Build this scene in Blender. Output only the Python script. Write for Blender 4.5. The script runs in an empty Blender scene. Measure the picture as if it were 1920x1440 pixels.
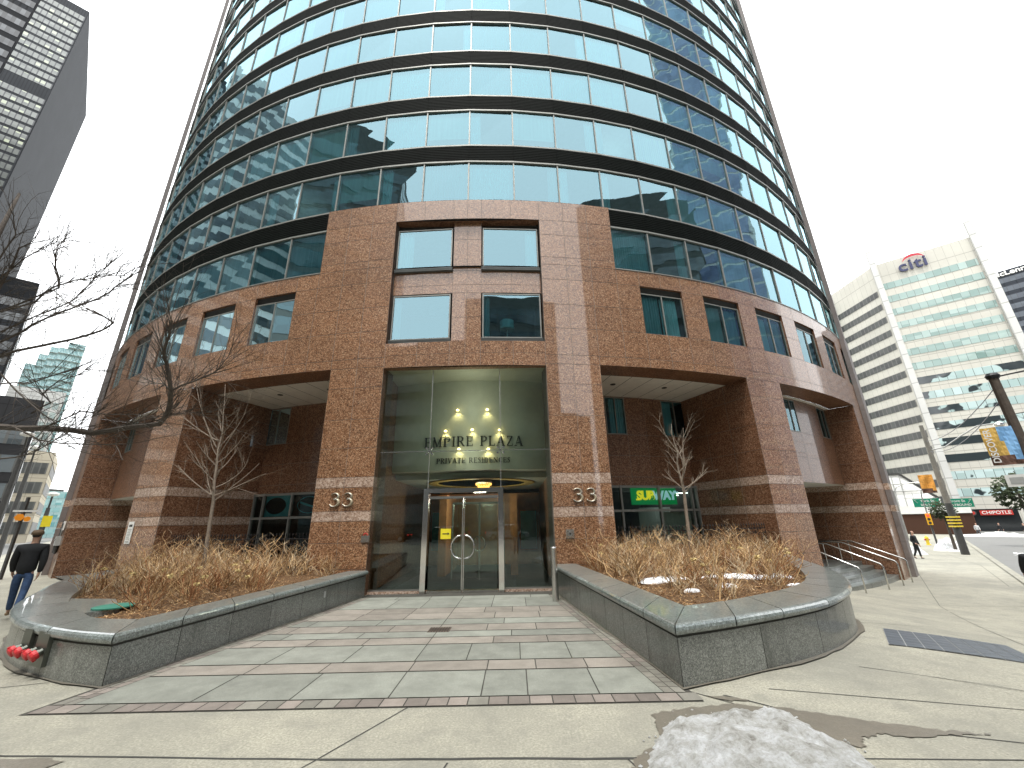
import bpy, math, random
from math import sin, cos, pi, radians, atan2, hypot, sqrt
from mathutils import Vector, Matrix, noise
SC = bpy.context.scene
COL = SC.collection
random.seed(7)
# ------------------------------------------------------------------ camera
CAMH = 1.89
cam = bpy.data.cameras.new("camera"); camo = bpy.data.objects.new("camera", cam); COL.objects.link(camo)
P_, R_ = 0.3270, -0.0205
Rv = Vector((1, 0, 0)); Uv = Vector((0, -sin(P_), cos(P_))); Fv = Vector((0, cos(P_), sin(P_)))
c_, s_ = cos(R_), sin(R_)
rx = Rv*c_ + Uv*s_; uy = -Rv*s_ + Uv*c_
camo.matrix_world = Matrix(((rx.x, uy.x, -Fv.x, 0), (rx.y, uy.y, -Fv.y, 0), (rx.z, uy.z, -Fv.z, CAMH), (0, 0, 0, 1)))
cam.sensor_fit = 'HORIZONTAL'; cam.sensor_width = 36; cam.lens = 36*760.74/1920
cam.clip_start = 0.05; cam.clip_end = 3000
SC.camera = camo
# ------------------------------------------------------------------ world, sun, exposure
SUN_EL, SUN_AZ = radians(71), radians(196)      # overcast light from high behind the camera
w = bpy.data.worlds.new("World"); SC.world = w; w.use_nodes = True
nt = w.node_tree; bg = nt.nodes['Background']
sky = nt.nodes.new('ShaderNodeTexSky'); sky.sky_type = 'NISHITA'; sky.sun_disc = False
sky.sun_elevation = SUN_EL; sky.sun_rotation = SUN_AZ; sky.air_density = 1.5; sky.dust_density = 6
hs = nt.nodes.new('ShaderNodeHueSaturation'); hs.inputs['Saturation'].default_value = 0.3
mx = nt.nodes.new('ShaderNodeMix'); mx.data_type = 'RGBA'; mx.inputs[0].default_value = 0.85
mx.clamp_factor = True; mx.inputs[7].default_value = (30, 30.6, 31, 1)
nt.links.new(sky.outputs[0], hs.inputs['Color']); nt.links.new(hs.outputs[0], mx.inputs[6])
nt.links.new(mx.outputs[2], bg.inputs['Color']); bg.inputs['Strength'].default_value = 0.1
sl = bpy.data.lights.new("sun", 'SUN'); sl.energy = 2.8; sl.angle = radians(14); sl.color = (1, .96, .9)
so = bpy.data.objects.new("sun", sl); COL.objects.link(so)
sd = Vector((sin(SUN_AZ)*cos(SUN_EL), cos(SUN_AZ)*cos(SUN_EL), sin(SUN_EL)))
so.rotation_euler = (-sd).to_track_quat('-Z', 'Y').to_euler()
so.location = (0, 0, 120)
SC.view_settings.view_transform = 'Standard'; SC.view_settings.look = 'None'
SC.view_settings.exposure = 0.12; SC.view_settings.gamma = 1.0
SC.render.engine = 'CYCLES'
SC.cycles.max_bounces = 10; SC.cycles.transparent_max_bounces = 24; SC.cycles.glossy_bounces = 4; SC.cycles.diffuse_bounces = 3
SC.cycles.caustics_reflective = False; SC.cycles.caustics_refractive = False
SC.cycles.sample_clamp_indirect = 6
try: SC.cycles.use_denoising = True
except Exception: pass

# ------------------------------------------------------------------ materials
def srgb(h):
    h = h.lstrip('#'); v = [int(h[i:i+2], 16)/255 for i in (0, 2, 4)]
    return tuple((x/12.92 if x <= .04045 else ((x+.055)/1.055)**2.4) for x in v) + (1,)
MATS = {}
class NT:
    def __init__(s, name):
        s.m = bpy.data.materials.new(name); s.m.use_nodes = True; s.t = s.m.node_tree
        s.b = s.t.nodes['Principled BSDF']; s.out = s.t.nodes['Material Output']; MATS[name] = s.m
    def n(s, typ, **kw):
        nd = s.t.nodes.new(typ)
        for k, v in kw.items():
            if k.startswith('i_'):
                key = k[2:]; key = int(key) if key.isdigit() else key.replace('_', ' ')
                nd.inputs[key].default_value = v
            else: setattr(nd, k, v)
        return nd
    def l(s, a, b): s.t.links.new(a, b)
    def obj(s): return s.n('ShaderNodeTexCoord').outputs['Object']
    def uv(s): return s.n('ShaderNodeTexCoord').outputs['UV']
    def ramp(s, fac, stops, interp='LINEAR'):
        r = s.n('ShaderNodeValToRGB'); e = r.color_ramp; e.interpolation = interp
        while len(e.elements) < len(stops): e.elements.new(.5)
        for el, (p, c) in zip(e.elements, stops): el.position = p; el.color = c if len(c) == 4 else (*c, 1)
        s.l(fac, r.inputs[0]); return r.outputs[0]
    def noise(s, vec, scale, detail=4, rough=.6, out='Fac'):
        nd = s.n('ShaderNodeTexNoise', i_Scale=scale, i_Detail=detail, i_Roughness=rough)
        s.l(vec, nd.inputs['Vector']); return nd.outputs[out]
    def mix(s, fac, a, b, blend='MIX'):
        nd = s.n('ShaderNodeMix', data_type='RGBA', blend_type=blend)
        for sock, v in ((nd.inputs[0], fac), (nd.inputs[6], a), (nd.inputs[7], b)):
            if hasattr(v, 'type') or hasattr(v, 'links'): s.l(v, sock)
            else: sock.default_value = (*v, 1) if hasattr(v, '__len__') and len(v) == 3 else v
        return nd.outputs[2]
    def math(s, op, a, b=None, c=None):
        nd = s.n('ShaderNodeMath', operation=op)
        for i, v in enumerate((a, b, c)):
            if v is None: continue
            if hasattr(v, 'links'): s.l(v, nd.inputs[i])
            else: nd.inputs[i].default_value = v
        return nd.outputs[0]
    def bump(s, h, strength=.3, dist=.01):
        nd = s.n('ShaderNodeBump', i_Strength=strength, i_Distance=dist); s.l(h, nd.inputs['Height'])
        s.l(nd.outputs[0], s.b.inputs['Normal']); return nd
def plain(name, col, rough=.6, metal=0., var=.0, scale=3., spec=.5, emit=None, est=1.):
    q = NT(name); col = col if len(col) == 4 else (*col, 1)
    q.b.inputs['Roughness'].default_value = rough; q.b.inputs['Metallic'].default_value = metal
    q.b.inputs['Specular IOR Level'].default_value = spec
    v = max(var, .06)
    f = q.noise(q.obj(), scale, 5, .65)
    a = tuple(x*(1-v) for x in col[:3])+(1,); b = tuple(min(1, x*(1+v)) for x in col[:3])+(1,)
    q.l(q.ramp(f, [(.3, a), (.7, b)]), q.b.inputs['Base Color'])
    if emit: q.b.inputs['Emission Color'].default_value = (*emit[:3], 1); q.b.inputs['Emission Strength'].default_value = est
    return q.m
def speckle(name, cols, scale, rough=.3, spec=.5, coat=0., big=.25, stain=None):
    """crystalline granite: cells of several tones, slab to slab tone shifts"""
    q = NT(name); o = q.obj()
    vo = q.n('ShaderNodeTexVoronoi', i_Scale=scale, i_Randomness=1.0); q.l(o, vo.inputs['Vector'])
    sep = q.n('ShaderNodeSeparateColor'); q.l(vo.outputs['Color'], sep.inputs[0])
    n1 = q.noise(o, scale*.45, 3, .7)
    f = q.math('ADD', q.math('MULTIPLY', sep.outputs[0], .55), q.math('MULTIPLY', n1, .5))
    n = len(cols); c = q.ramp(f, [(.22+.58*i/(n-1), cols[i]) for i in range(n)])
    g = q.n('ShaderNodeNewGeometry')
    isl = q.math('MULTIPLY_ADD', g.outputs['Random Per Island'], big*1.0, 1-big*.5)
    bn = q.math('MULTIPLY_ADD', q.noise(o, .5, 4, .6), .5, .75)
    tone = q.math('MULTIPLY', isl, bn)
    cc = q.n('ShaderNodeVectorMath', operation='SCALE'); q.l(c, cc.inputs[0]); q.l(tone, cc.inputs['Scale'])
    col = cc.outputs[0]
    if stain:
        mp = q.n('ShaderNodeMapping'); mp.inputs['Scale'].default_value = (1.4, 1.4, .35); q.l(o, mp.inputs[0])
        sn = q.noise(mp.outputs[0], 2.2, 6, .7)
        col = q.mix(q.ramp(sn, [(.52, (0, 0, 0)), (.72, (.75, .75, .75))]), col, stain)
    q.l(col, q.b.inputs['Base Color'])
    q.b.inputs['Roughness'].default_value = rough; q.b.inputs['Specular IOR Level'].default_value = spec
    if coat: q.b.inputs['Coat IOR'].default_value = 1.85; q.b.inputs['Coat Weight'].default_value = coat; q.b.inputs['Coat Roughness'].default_value = .03
    return q.m
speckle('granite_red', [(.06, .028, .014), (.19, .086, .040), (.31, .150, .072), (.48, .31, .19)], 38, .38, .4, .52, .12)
speckle('granite_pale', [(.20, .12, .085), (.36, .24, .17), (.48, .35, .27), (.6, .48, .39)], 26, .35, .5, .5, .18)
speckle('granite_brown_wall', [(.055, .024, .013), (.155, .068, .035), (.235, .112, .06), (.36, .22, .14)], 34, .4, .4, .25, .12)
speckle('granite_grey', [(.065, .07, .064), (.115, .123, .113), (.165, .175, .162), (.26, .27, .25)], 85, .35, .5, .3, .25, stain=(.05, .055, .05, 1))
speckle('granite_coping', [(.09, .105, .10), (.155, .18, .17), (.20, .23, .22), (.28, .315, .305)], 60, .28, .5, .5, .18, stain=(.10, .11, .105, 1))
plain('joint_caulk', (.23, .20, .175), .8, var=.2)
plain('joint_dark', (.045, .045, .04), .9, var=.3)
plain('paving_joint', (.055, .052, .043), .95, var=.3)
plain('spandrel_dark', (.0045, .0065, .0052), .7, var=.25, spec=.05)
plain('frame_metal', (.26, .26, .235), .45, .3, var=.12)
plain('frame_grey', (.13, .14, .135), .4, .4, var=.12)
plain('rail_stone', (.20, .175, .165), .6, var=.15)
plain('louvre_dark', (.035, .035, .033), .5, var=.2)
plain('ceiling_cream', (.80, .76, .68), .7, var=.04)
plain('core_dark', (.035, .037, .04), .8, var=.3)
plain('slab_interior', (.32, .31, .30), .8, var=.2)
plain('lobby_wall', (.62, .62, .52), .7, var=.06)
plain('lobby_wood', (.40, .19, .08), .35, var=.25)
plain('lobby_floor', (.22, .24, .22), .3, var=.25)
plain('dark_opening', (.012, .013, .013), .5)
plain('chrome', (.75, .73, .70), .12, 1.0)
plain('stainless', (.62, .61, .58), .25, 1.0)
plain('steel_dull', (.42, .42, .40), .4, 1.0)
plain('bronze_letter', (.42, .36, .25), .45, .4, var=.2)
plain('letter_dark', (.03, .032, .03), .4)
plain('iron_black', (.012, .012, .013), .5)
plain('yellow_sign', (.85, .72, .03), .5)
plain('sign_white', (.78, .78, .75), .5, var=.05)
plain('sign_grey', (.4, .41, .4), .5, var=.05)
plain('sign_green', (.0, .22, .13), .5)
plain('red_cap', (.55, .03, .035), .45, var=.25, scale=20)
plain('brass_pipe', (.14, .15, .13), .4, .8)
plain('snow', (.82, .84, .86), .6, var=.06, scale=9)
plain('lamp_warm', (1, .8, .45), .5, emit=(1, .72, .3), est=10)
plain('lamp_white', (1, 1, 1), .5, emit=(1, .95, .85), est=6)
plain('lamp_red', (.8, .02, .02), .5, emit=(1, .03, .02), est=4)
plain('crystal_gold', (.9, .6, .2), .3, emit=(1, .5, .12), est=2.6)
plain('sub_green', (.0, .18, .05), .5, emit=(.0, .28, .07), est=.5)
plain('sub_yellow', (.9, .75, .02), .5, emit=(.95, .75, .03), est=.8)
plain('sub_white', (.6, .85, .9), .5, emit=(.55, .85, .9), est=.5)
plain('poster_teal', (.16, .62, .72), .5, var=.1)
plain('poster_black', (.01, .01, .012), .5)
plain('bark_young', (.24, .195, .15), .85, var=.3, scale=14)
plain('twig_pale', (.30, .25, .19), .85, var=.25, scale=20)
plain('bark_dark', (.085, .07, .057), .9, var=.4, scale=10)
plain('stem_tan', (.56, .37, .18), .85, var=.4, scale=6)
plain('stem_brown', (.25, .14, .06), .85, var=.4, scale=6)
plain('stem_rust', (.30, .13, .05), .85, var=.4, scale=6)
plain('stem_grey', (.52, .41, .27), .85, var=.4, scale=6)
plain('flower_dry', (.62, .48, .22), .9, var=.3, scale=30)
plain('citi_blue', (.03, .035, .10), .5)
plain('citi_red', (.45, .02, .04), .5)
plain('concrete_pole', (.20, .19, .165), .85, var=.2)
plain('pole_brown', (.085, .065, .05), .8, var=.3, scale=6)
plain('pole_dark', (.05, .05, .048), .7, var=.2)
plain('banner_orange', (.72, .33, .06), .7, var=.35, scale=2)
plain('banner_gold', (.62, .40, .10), .7, var=.35, scale=2)
plain('banner_blue', (.22, .45, .75), .7, var=.25, scale=1.5)
plain('banner_dark', (.12, .06, .04), .7, var=.6, scale=5)
plain('signal_yellow', (.85, .45, .02), .5)
plain('signal_orange', (.9, .30, .01), .5)
plain('hydrant_yellow', (.75, .55, .04), .5)
plain('hydrant_red', (.5, .03, .02), .5)
plain('glass_dark_car', (.015, .018, .02), .08)
plain('tyre', (.015, .015, .015), .8)
plain('rim', (.45, .45, .45), .3, .9)
for nm, c in dict(car_black=(.012, .013, .015), car_silver=(.45, .46, .47), car_white=(.75, .75, .74), car_red=(.35, .02, .02), car_yellow=(.75, .5, .03)).items(): plain(nm, c, .25, .3)
plain('skin', (.48, .28, .20), .55); plain('hair_dark', (.02, .014, .01), .7); plain('hair_blond', (.35, .22, .11), .7)
plain('coat_black', (.011, .012, .014), .85, var=.3, scale=8); plain('jeans_blue', (.035, .07, .15), .85, var=.35, scale=10)
plain('jeans_pale', (.16, .25, .38), .85, var=.3, scale=10)
plain('coat_grey', (.07, .08, .09), .85, var=.3); plain('trousers_dark', (.016, .017, .02), .85); plain('shoe_tan', (.25, .17, .10), .7)
plain('shoe_dark', (.02, .02, .02), .6); plain('cap_brown', (.13, .085, .05), .8); plain('jacket_brown', (.16, .09, .05), .8)
plain('coat_white', (.6, .6, .6), .8); plain('evergreen', (.03, .045, .015), .9, var=.6, scale=3)
plain('lid_green', (.03, .17, .12), .6, var=.2); plain('grate_iron', (.09, .065, .05), .7, var=.3, scale=20)
plain('plate_blue_grey', (.075, .088, .105), .5, var=.2, scale=6)

def glass_mat(name, tint, refl, base, wave=0., rough=0.0, wscale=.9):
    q = NT(name); q.t.nodes.remove(q.b)
    tr = q.n('ShaderNodeBsdfTransparent'); tr.inputs[0].default_value = (*tint, 1)
    gl = q.n('ShaderNodeBsdfGlossy'); gl.inputs['Color'].default_value = (*refl, 1); gl.inputs['Roughness'].default_value = rough
    lw = q.n('ShaderNodeFresnel', i_IOR=1.5)
    fac = q.math('ADD', q.math('MULTIPLY', lw.outputs[0], 1.0), base)
    fac = q.math('MINIMUM', fac, 1.0)
    if wave:
        bp = q.n('ShaderNodeBump', i_Strength=1.0, i_Distance=wave)
        g = q.n('ShaderNodeNewGeometry')
        cmb = q.n('ShaderNodeVectorMath', operation='ADD'); q.l(q.obj(), cmb.inputs[0])
        rr = q.n('ShaderNodeCombineXYZ'); q.l(q.math('MULTIPLY', g.outputs['Random Per Island'], 37.), rr.inputs[0]); q.l(rr.outputs[0], cmb.inputs[1])
        q.l(q.noise(cmb.outputs[0], wscale, 1.5, .4), bp.inputs['Height']); q.l(bp.outputs[0], gl.inputs['Normal'])
    ms = q.n('ShaderNodeMixShader'); q.l(fac, ms.inputs[0]); q.l(tr.outputs[0], ms.inputs[1]); q.l(gl.outputs[0], ms.inputs[2])
    q.l(ms.outputs[0], q.out.inputs[0]); return q.m
glass_mat('glass_ribbon', (.34, .76, .83), (.52, .80, .90), .21, wave=.010, wscale=.6)
glass_mat('glass_teal', (.46, .90, .96), (.60, .86, .95), .05, wave=.006)
glass_mat('glass_clear', (.68, .80, .72), (.85, .97, .93), .06, wave=.004)
glass_mat('glass_shop', (.55, .70, .68), (.8, .95, .95), .02)

def curtain_mat(name, c):
    q = NT(name); q.b.inputs['Base Color'].default_value = (*c, 1); q.b.inputs['Roughness'].default_value = .9
    q.b.inputs['Emission Strength'].default_value = 0
    mp = q.n('ShaderNodeMapping'); mp.inputs['Scale'].default_value = (6, 6, .2); q.l(q.obj(), mp.inputs[0])
    q.l(q.ramp(q.noise(mp.outputs[0], 1.5, 3), [(.3, tuple(x*.8 for x in c)), (.7, c)]), q.b.inputs['Base Color']); return q.m
curtain_mat('curtain_white', (.85, .86, .84)); curtain_mat('curtain_grey', (.5, .52, .52)); curtain_mat('blind_cream', (.75, .72, .62))

def ground_mat(name, cols, scale, stain=(.0), rough=.85, bump=.4, spots=True):
    q = NT(name); o = q.obj()
    a = q.noise(o, scale, 8, .75); c = q.ramp(a, [(.3, cols[0]), (.5, cols[1]), (.7, cols[2])])
    b = q.noise(o, .55, 8, .7); c = q.mix(q.ramp(b, [(.36, (.7, .7, .7)), (.62, (0, 0, 0))]), c, cols[3])
    b2 = q.noise(o, 3.1, 5, .7); c = q.mix(q.ramp(b2, [(.34, (.45, .45, .45)), (.5, (0, 0, 0))]), c, cols[3])
    if spots:
        v = q.n('ShaderNodeTexVoronoi', i_Scale=4.5); q.l(o, v.inputs['Vector'])
        c = q.mix(q.ramp(v.outputs['Distance'], [(.028, (.8, .8, .8)), (.05, (0, 0, 0))]), c, cols[4])
    q.l(c, q.b.inputs['Base Color']); q.b.inputs['Roughness'].default_value = rough
    q.bump(a, bump, .004); return q
ground_mat('concrete_walk', [(.17, .162, .124), (.325, .312, .25), (.52, .50, .41), (.19, .187, .158), (.13, .122, .098)], 42)
ground_mat('asphalt_salted', [(.10, .10, .095), (.15, .15, .14), (.21, .21, .20), (.17, .17, .165), (.08, .08, .08)], 25)
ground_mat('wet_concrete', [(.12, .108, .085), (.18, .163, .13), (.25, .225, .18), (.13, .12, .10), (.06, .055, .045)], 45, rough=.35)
def slab_mat(name, base, k=.12):
    q = NT(name); o = q.obj(); g = q.n('ShaderNodeNewGeometry')
    a = q.noise(o, 70, 8, .8); b = q.noise(o, 2.2, 6, .7)
    c = q.ramp(a, [(.3, tuple(x*.74 for x in base)), (.7, tuple(min(1, x*1.26) for x in base))])
    c = q.mix(q.ramp(b, [(.35, (.8, .8, .8)), (.62, (0, 0, 0))]), c, tuple(x*.68 for x in base)+(1,))
    t = q.math('MULTIPLY_ADD', g.outputs['Random Per Island'], k*2, 1-k)
    sc = q.n('ShaderNodeVectorMath', operation='SCALE'); q.l(c, sc.inputs[0]); q.l(t, sc.inputs['Scale'])
    v = q.n('ShaderNodeTexVoronoi', i_Scale=5.5); q.l(o, v.inputs['Vector'])
    c2 = q.mix(q.ramp(v.outputs['Distance'], [(.02, (.6, .6, .6)), (.045, (0, 0, 0))]), sc.outputs[0], (.5, .5, .45, 1))
    q.l(c2, q.b.inputs['Base Color']); q.b.inputs['Roughness'].default_value = .75; q.bump(a, .35, .003)
slab_mat('slab_green', (.24, .25, .215), .15); slab_mat('slab_pink', (.262, .238, .203), .15); slab_mat('sett_pink', (.235, .205, .178), .25); slab_mat('sett_grey', (.235, .225, .19), .2)
def mulch_mat():
    q = NT('mulch_soil'); o = q.obj(); a = q.noise(o, 30, 8, .8)
    q.l(q.ramp(a, [(.3, (.045, .024, .012)), (.5, (.13, .07, .03)), (.7, (.27, .155, .065))]), q.b.inputs['Base Color'])
    q.b.inputs['Roughness'].default_value = .95; q.bump(a, 1., .03)
    q = NT('mulch_chip'); g = q.n('ShaderNodeNewGeometry')
    q.l(q.ramp(g.outputs['Random Per Island'], [(0, (.09, .045, .02)), (.4, (.24, .12, .045)), (.8, (.40, .24, .10)), (1, (.6, .45, .26))]), q.b.inputs['Base Color'])
    q.b.inputs['Roughness'].default_value = .9
mulch_mat()
def snow_mat():
    q = NT('snow_dirty'); o = q.obj(); a = q.noise(o, 5, 8, .75); b = q.noise(o, 38, 6, .8)
    c = q.ramp(a, [(.33, (.26, .25, .22)), (.43, (.52, .52, .49)), (.55, (.70, .715, .715)), (.7, (.84, .86, .87))])
    c = q.mix(q.ramp(b, [(.5, (0, 0, 0)), (.72, (.9, .9, .9))]), c, (.34, .32, .28, 1))
    q.l(c, q.b.inputs['Base Color']); q.b.inputs['Roughness'].default_value = .55; q.bump(b, 1., .04)
snow_mat()
def facade_mat(name, wall, glassc, glass2, mw, mt, rough=.12, lit=0.):
    """ribbon of panes: u along wall in metres, thin mullions every mw"""
    q = NT(name); sp = q.n('ShaderNodeSeparateXYZ'); q.l(q.uv(), sp.inputs[0])
    fu = q.math('FRACT', q.math('DIVIDE', sp.outputs[0], mw)); m = q.math('LESS_THAN', fu, mt)
    cell = q.n('ShaderNodeCombineXYZ'); q.l(q.math('FLOOR', q.math('DIVIDE', sp.outputs[0], mw)), cell.inputs[0]); q.l(q.math('FLOOR', q.math('DIVIDE', sp.outputs[1], 1.5)), cell.inputs[1])
    wn = q.n('ShaderNodeTexWhiteNoise'); q.l(cell.outputs[0], wn.inputs['Vector'])
    c = q.mix(wn.outputs['Value'], (*glassc, 1), (*glass2, 1)); c = q.mix(m, c, (*wall, 1)); q.l(c, q.b.inputs['Base Color'])
    q.b.inputs['Roughness'].default_value = rough; q.b.inputs['Specular IOR Level'].default_value = .9
    if lit:
        e = q.math('MULTIPLY', q.math('GREATER_THAN', wn.outputs['Value'], .86), lit); q.l(q.math('MULTIPLY', e, q.math('SUBTRACT', 1., m)), q.b.inputs['Emission Strength'])
        q.b.inputs['Emission Color'].default_value = (.85, .95, .55, 1)
    bp = q.n('ShaderNodeBump', i_Strength=.4, i_Distance=.2); q.l(q.noise(q.obj(), .25, 2), bp.inputs['Height']); q.l(bp.outputs[0], q.b.inputs['Normal'])
    return q.m
facade_mat('citi_glass', (.10, .13, .12), (.17, .27, .245), (.34, .45, .42), 1.3, .05)

def citi_low():  # dark reflections painted as noise blotches into the lower glass colour
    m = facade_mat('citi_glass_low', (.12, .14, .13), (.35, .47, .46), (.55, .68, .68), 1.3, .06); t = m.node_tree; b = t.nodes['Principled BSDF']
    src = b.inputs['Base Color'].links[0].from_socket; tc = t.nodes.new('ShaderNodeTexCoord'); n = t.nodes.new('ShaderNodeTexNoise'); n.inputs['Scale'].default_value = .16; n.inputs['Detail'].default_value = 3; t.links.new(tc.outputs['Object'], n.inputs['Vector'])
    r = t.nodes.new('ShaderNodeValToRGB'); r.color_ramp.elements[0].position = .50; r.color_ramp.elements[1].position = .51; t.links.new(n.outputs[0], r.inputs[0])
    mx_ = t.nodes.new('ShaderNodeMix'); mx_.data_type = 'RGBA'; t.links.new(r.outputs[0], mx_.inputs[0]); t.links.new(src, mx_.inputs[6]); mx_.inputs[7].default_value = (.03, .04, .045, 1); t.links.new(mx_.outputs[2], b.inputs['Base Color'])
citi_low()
facade_mat('citi_glass_dark', (.08, .08, .075), (.01, .012, .012), (.045, .05, .045), 1.0, .22, .6)
facade_mat('stair_glass', (.10, .11, .10), (.22, .38, .30), (.32, .48, .40), 1.9, .06)
facade_mat('td_glass', (.04, .043, .048), (.13, .14, .135), (.22, .235, .22), 1.6, .22, .3, lit=.35)
facade_mat('td_dark_glass', (.015, .017, .02), (.02, .022, .026), (.10, .11, .12), 1.6, .5, .3)
facade_mat('dark_slats', (.025, .03, .04), (.03, .04, .06), (.05, .065, .085), 1.5, .1, .3)
facade_mat('teal_glass', (.30, .45, .45), (.10, .30, .32), (.42, .62, .62), 1.6, .12, .25)
facade_mat('grid_glass', (.55, .55, .50), (.10, .14, .13), (.45, .55, .52), 1.8, .25, .3)
facade_mat('striped_glass', (.05, .08, .085), (.02, .045, .05), (.05, .10, .11), 1.5, .05, .2)
facade_mat('office_glass', (.10, .10, .095), (.04, .05, .055), (.14, .16, .17), 1.6, .2, .2)
facade_mat('purple_glass', (.22, .24, .34), (.14, .17, .30), (.26, .31, .48), 1.5, .06, .1)
def panel_mat(name, c, du, dv, t=.035, line=.6):
    q = NT(name); sp = q.n('ShaderNodeSeparateXYZ'); q.l(q.uv(), sp.inputs[0])
    a = q.math('LESS_THAN', q.math('FRACT', q.math('DIVIDE', sp.outputs[0], du)), t); b = q.math('LESS_THAN', q.math('FRACT', q.math('DIVIDE', sp.outputs[1], dv)), t)
    n = q.ramp(q.noise(q.obj(), .12, 5), [(.3, tuple(x*.88 for x in c)), (.7, tuple(min(1, x*1.1) for x in c))])
    q.l(q.mix(q.math('MAXIMUM', a, b), n, tuple(x*line for x in c)+(1,)), q.b.inputs['Base Color']); q.b.inputs['Roughness'].default_value = .85; q.b.inputs['Specular IOR Level'].default_value = .2
panel_mat('citi_panel', (.56, .545, .49), 1.3, 3.2); panel_mat('citi_white', (.72, .70, .64), 3.9, 3.2, .02)
panel_mat('td_steel', (.036, .039, .044), .9, 400, .3, .75); panel_mat('td_dark', (.02, .022, .026), 1.2, 60, .3, .5)
panel_mat('dark_panel', (.035, .04, .05), 3, 1.2, .1); panel_mat('beige_panel', (.42, .38, .30), 2, 3); panel_mat('white_panel', (.62, .62, .60), 2.4, 3.2, .05)
panel_mat('concrete_panel', (.13, .13, .12), 3, 3.4); panel_mat('black_panel', (.03, .03, .032), 3, 3); panel_mat('teal_panel', (.35, .5, .5), 3, 3); panel_mat('pale_office_panel', (.72, .72, .70), 1.6, 3.3, .05)
panel_mat('brown_panel', (.12, .06, .04), 2, 3)

# ------------------------------------------------------------------ mesh helpers
class MB:
    def __init__(s): s.v = []; s.f = []; s.m = []; s.uv = []; s.mats = []
    def mi(s, m):
        if m not in s.mats: s.mats.append(m)
        return s.mats.index(m)
    def face(s, pts, m, uv=None):
        b = len(s.v); s.v += [tuple(p) for p in pts]; s.f.append(tuple(range(b, b+len(pts)))); s.m.append(s.mi(m))
        s.uv.append(uv or [(0, 0)]*len(pts))
    def poly(s, verts, faces, m):
        b = len(s.v); s.v += [tuple(p) for p in verts]; k = s.mi(m)
        for f in faces: s.f.append(tuple(b+i for i in f)); s.m.append(k); s.uv.append([(0, 0)]*len(f))
    def box(s, x0, x1, y0, y1, z0, z1, m, M=None):
        V = [Vector((x, y, z)) for z in (z0, z1) for x, y in ((x0, y0), (x1, y0), (x1, y1), (x0, y1))]
        if M: V = [M @ v for v in V]
        F = [(0, 3, 2, 1), (4, 5, 6, 7), (0, 1, 5, 4), (1, 2, 6, 5), (2, 3, 7, 6), (3, 0, 4, 7)]
        s.poly(V, F, m)
    def bar(s, a, b, wx, wy, m, up=Vector((0, 0, 1))):
        a = Vector(a); b = Vector(b); d = (b-a); L = d.length
        if L < 1e-6: return
        d.normalize(); u = d.cross(up)
        if u.length < 1e-3: u = d.cross(Vector((0, 1, 0)))
        u.normalize(); v = u.cross(d)
        V = [p+u*i*wx/2+v*j*wy/2 for p in (a, b) for i, j in ((-1, -1), (1, -1), (1, 1), (-1, 1))]
        s.poly(V, [(0, 1, 2, 3), (7, 6, 5, 4), (0, 4, 5, 1), (1, 5, 6, 2), (2, 6, 7, 3), (3, 7, 4, 0)], m)
    def tube(s, pts, rad, m, n=6, cap=True):
        pts = [Vector(p) for p in pts]; N = len(pts)
        if not hasattr(rad, '__len__'): rad = [rad]*N
        V = []; pu = None
        for i, p in enumerate(pts):
            d = (pts[min(i+1, N-1)]-pts[max(i-1, 0)])
            if d.length < 1e-9: d = Vector((0, 0, 1))
            d.normalize()
            if pu is None: u = d.orthogonal().normalized()
            else:
                u = pu-d*pu.dot(d)
                u = u.normalized() if u.length > 1e-6 else d.orthogonal().normalized()
            pu = u; w_ = d.cross(u)
            for k in range(n):
                a = 2*pi*k/n; V.append(p+(u*cos(a)+w_*sin(a))*rad[i])
        F = [(i*n+k, i*n+(k+1) % n, (i+1)*n+(k+1) % n, (i+1)*n+k) for i in range(N-1) for k in range(n)]
        if cap: F += [tuple(range(n-1, -1, -1)), tuple((N-1)*n+k for k in range(n))]
        s.poly(V, F, m)
    def lathe(s, c, prof, m, n=16, M=None):
        V = []; c = Vector(c)
        for r, z in prof:
            for k in range(n): V.append(Vector((r*cos(2*pi*k/n), r*sin(2*pi*k/n), z)))
        if M: V = [M @ v for v in V]
        V = [v+c for v in V]; N = len(prof)
        F = [(i*n+k, i*n+(k+1) % n, (i+1)*n+(k+1) % n, (i+1)*n+k) for i in range(N-1) for k in range(n)]
        F += [tuple(range(n-1, -1, -1)), tuple((N-1)*n+k for k in range(n))]
        s.poly(V, F, m)
    def build(s, name, parent=None, smooth=False, loc=None):
        me = bpy.data.meshes.new(name); me.from_pydata(s.v, [], s.f)
        for m in s.mats: me.materials.append(MATS[m])
        me.polygons.foreach_set('material_index', s.m)
        ul = me.uv_layers.new(name='UVMap'); flat = []
        for u in s.uv:
            for a in u: flat += [a[0], a[1]]
        ul.data.foreach_set('uv', flat)
        if smooth: me.polygons.foreach_set('use_smooth', [True]*len(me.polygons))
        me.update(); o = bpy.data.objects.new(name, me); COL.objects.link(o)
        if parent: o.parent = parent
        if loc: o.location = loc
        return o
def tag(o, label, cat, group=None, kind=None):
    o['label'] = label
    if cat: o['category'] = cat
    if group: o['group'] = group
    if kind: o['kind'] = kind
    return o
def thing(name, label, cat, loc=(0, 0, 0), rz=0, group=None):
    o = bpy.data.objects.new(name, None); COL.objects.link(o); o.location = loc; o.rotation_euler = (0, 0, rz)
    o.empty_display_size = .2
    return tag(o, label, cat, group)
def struct(o): o['kind'] = 'structure'; return o
def copy_tree(o, parent=None):
    c = o.copy(); COL.objects.link(c)
    if parent: c.parent = parent
    for ch in list(o.children): copy_tree(ch, c)
    return c
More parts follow.
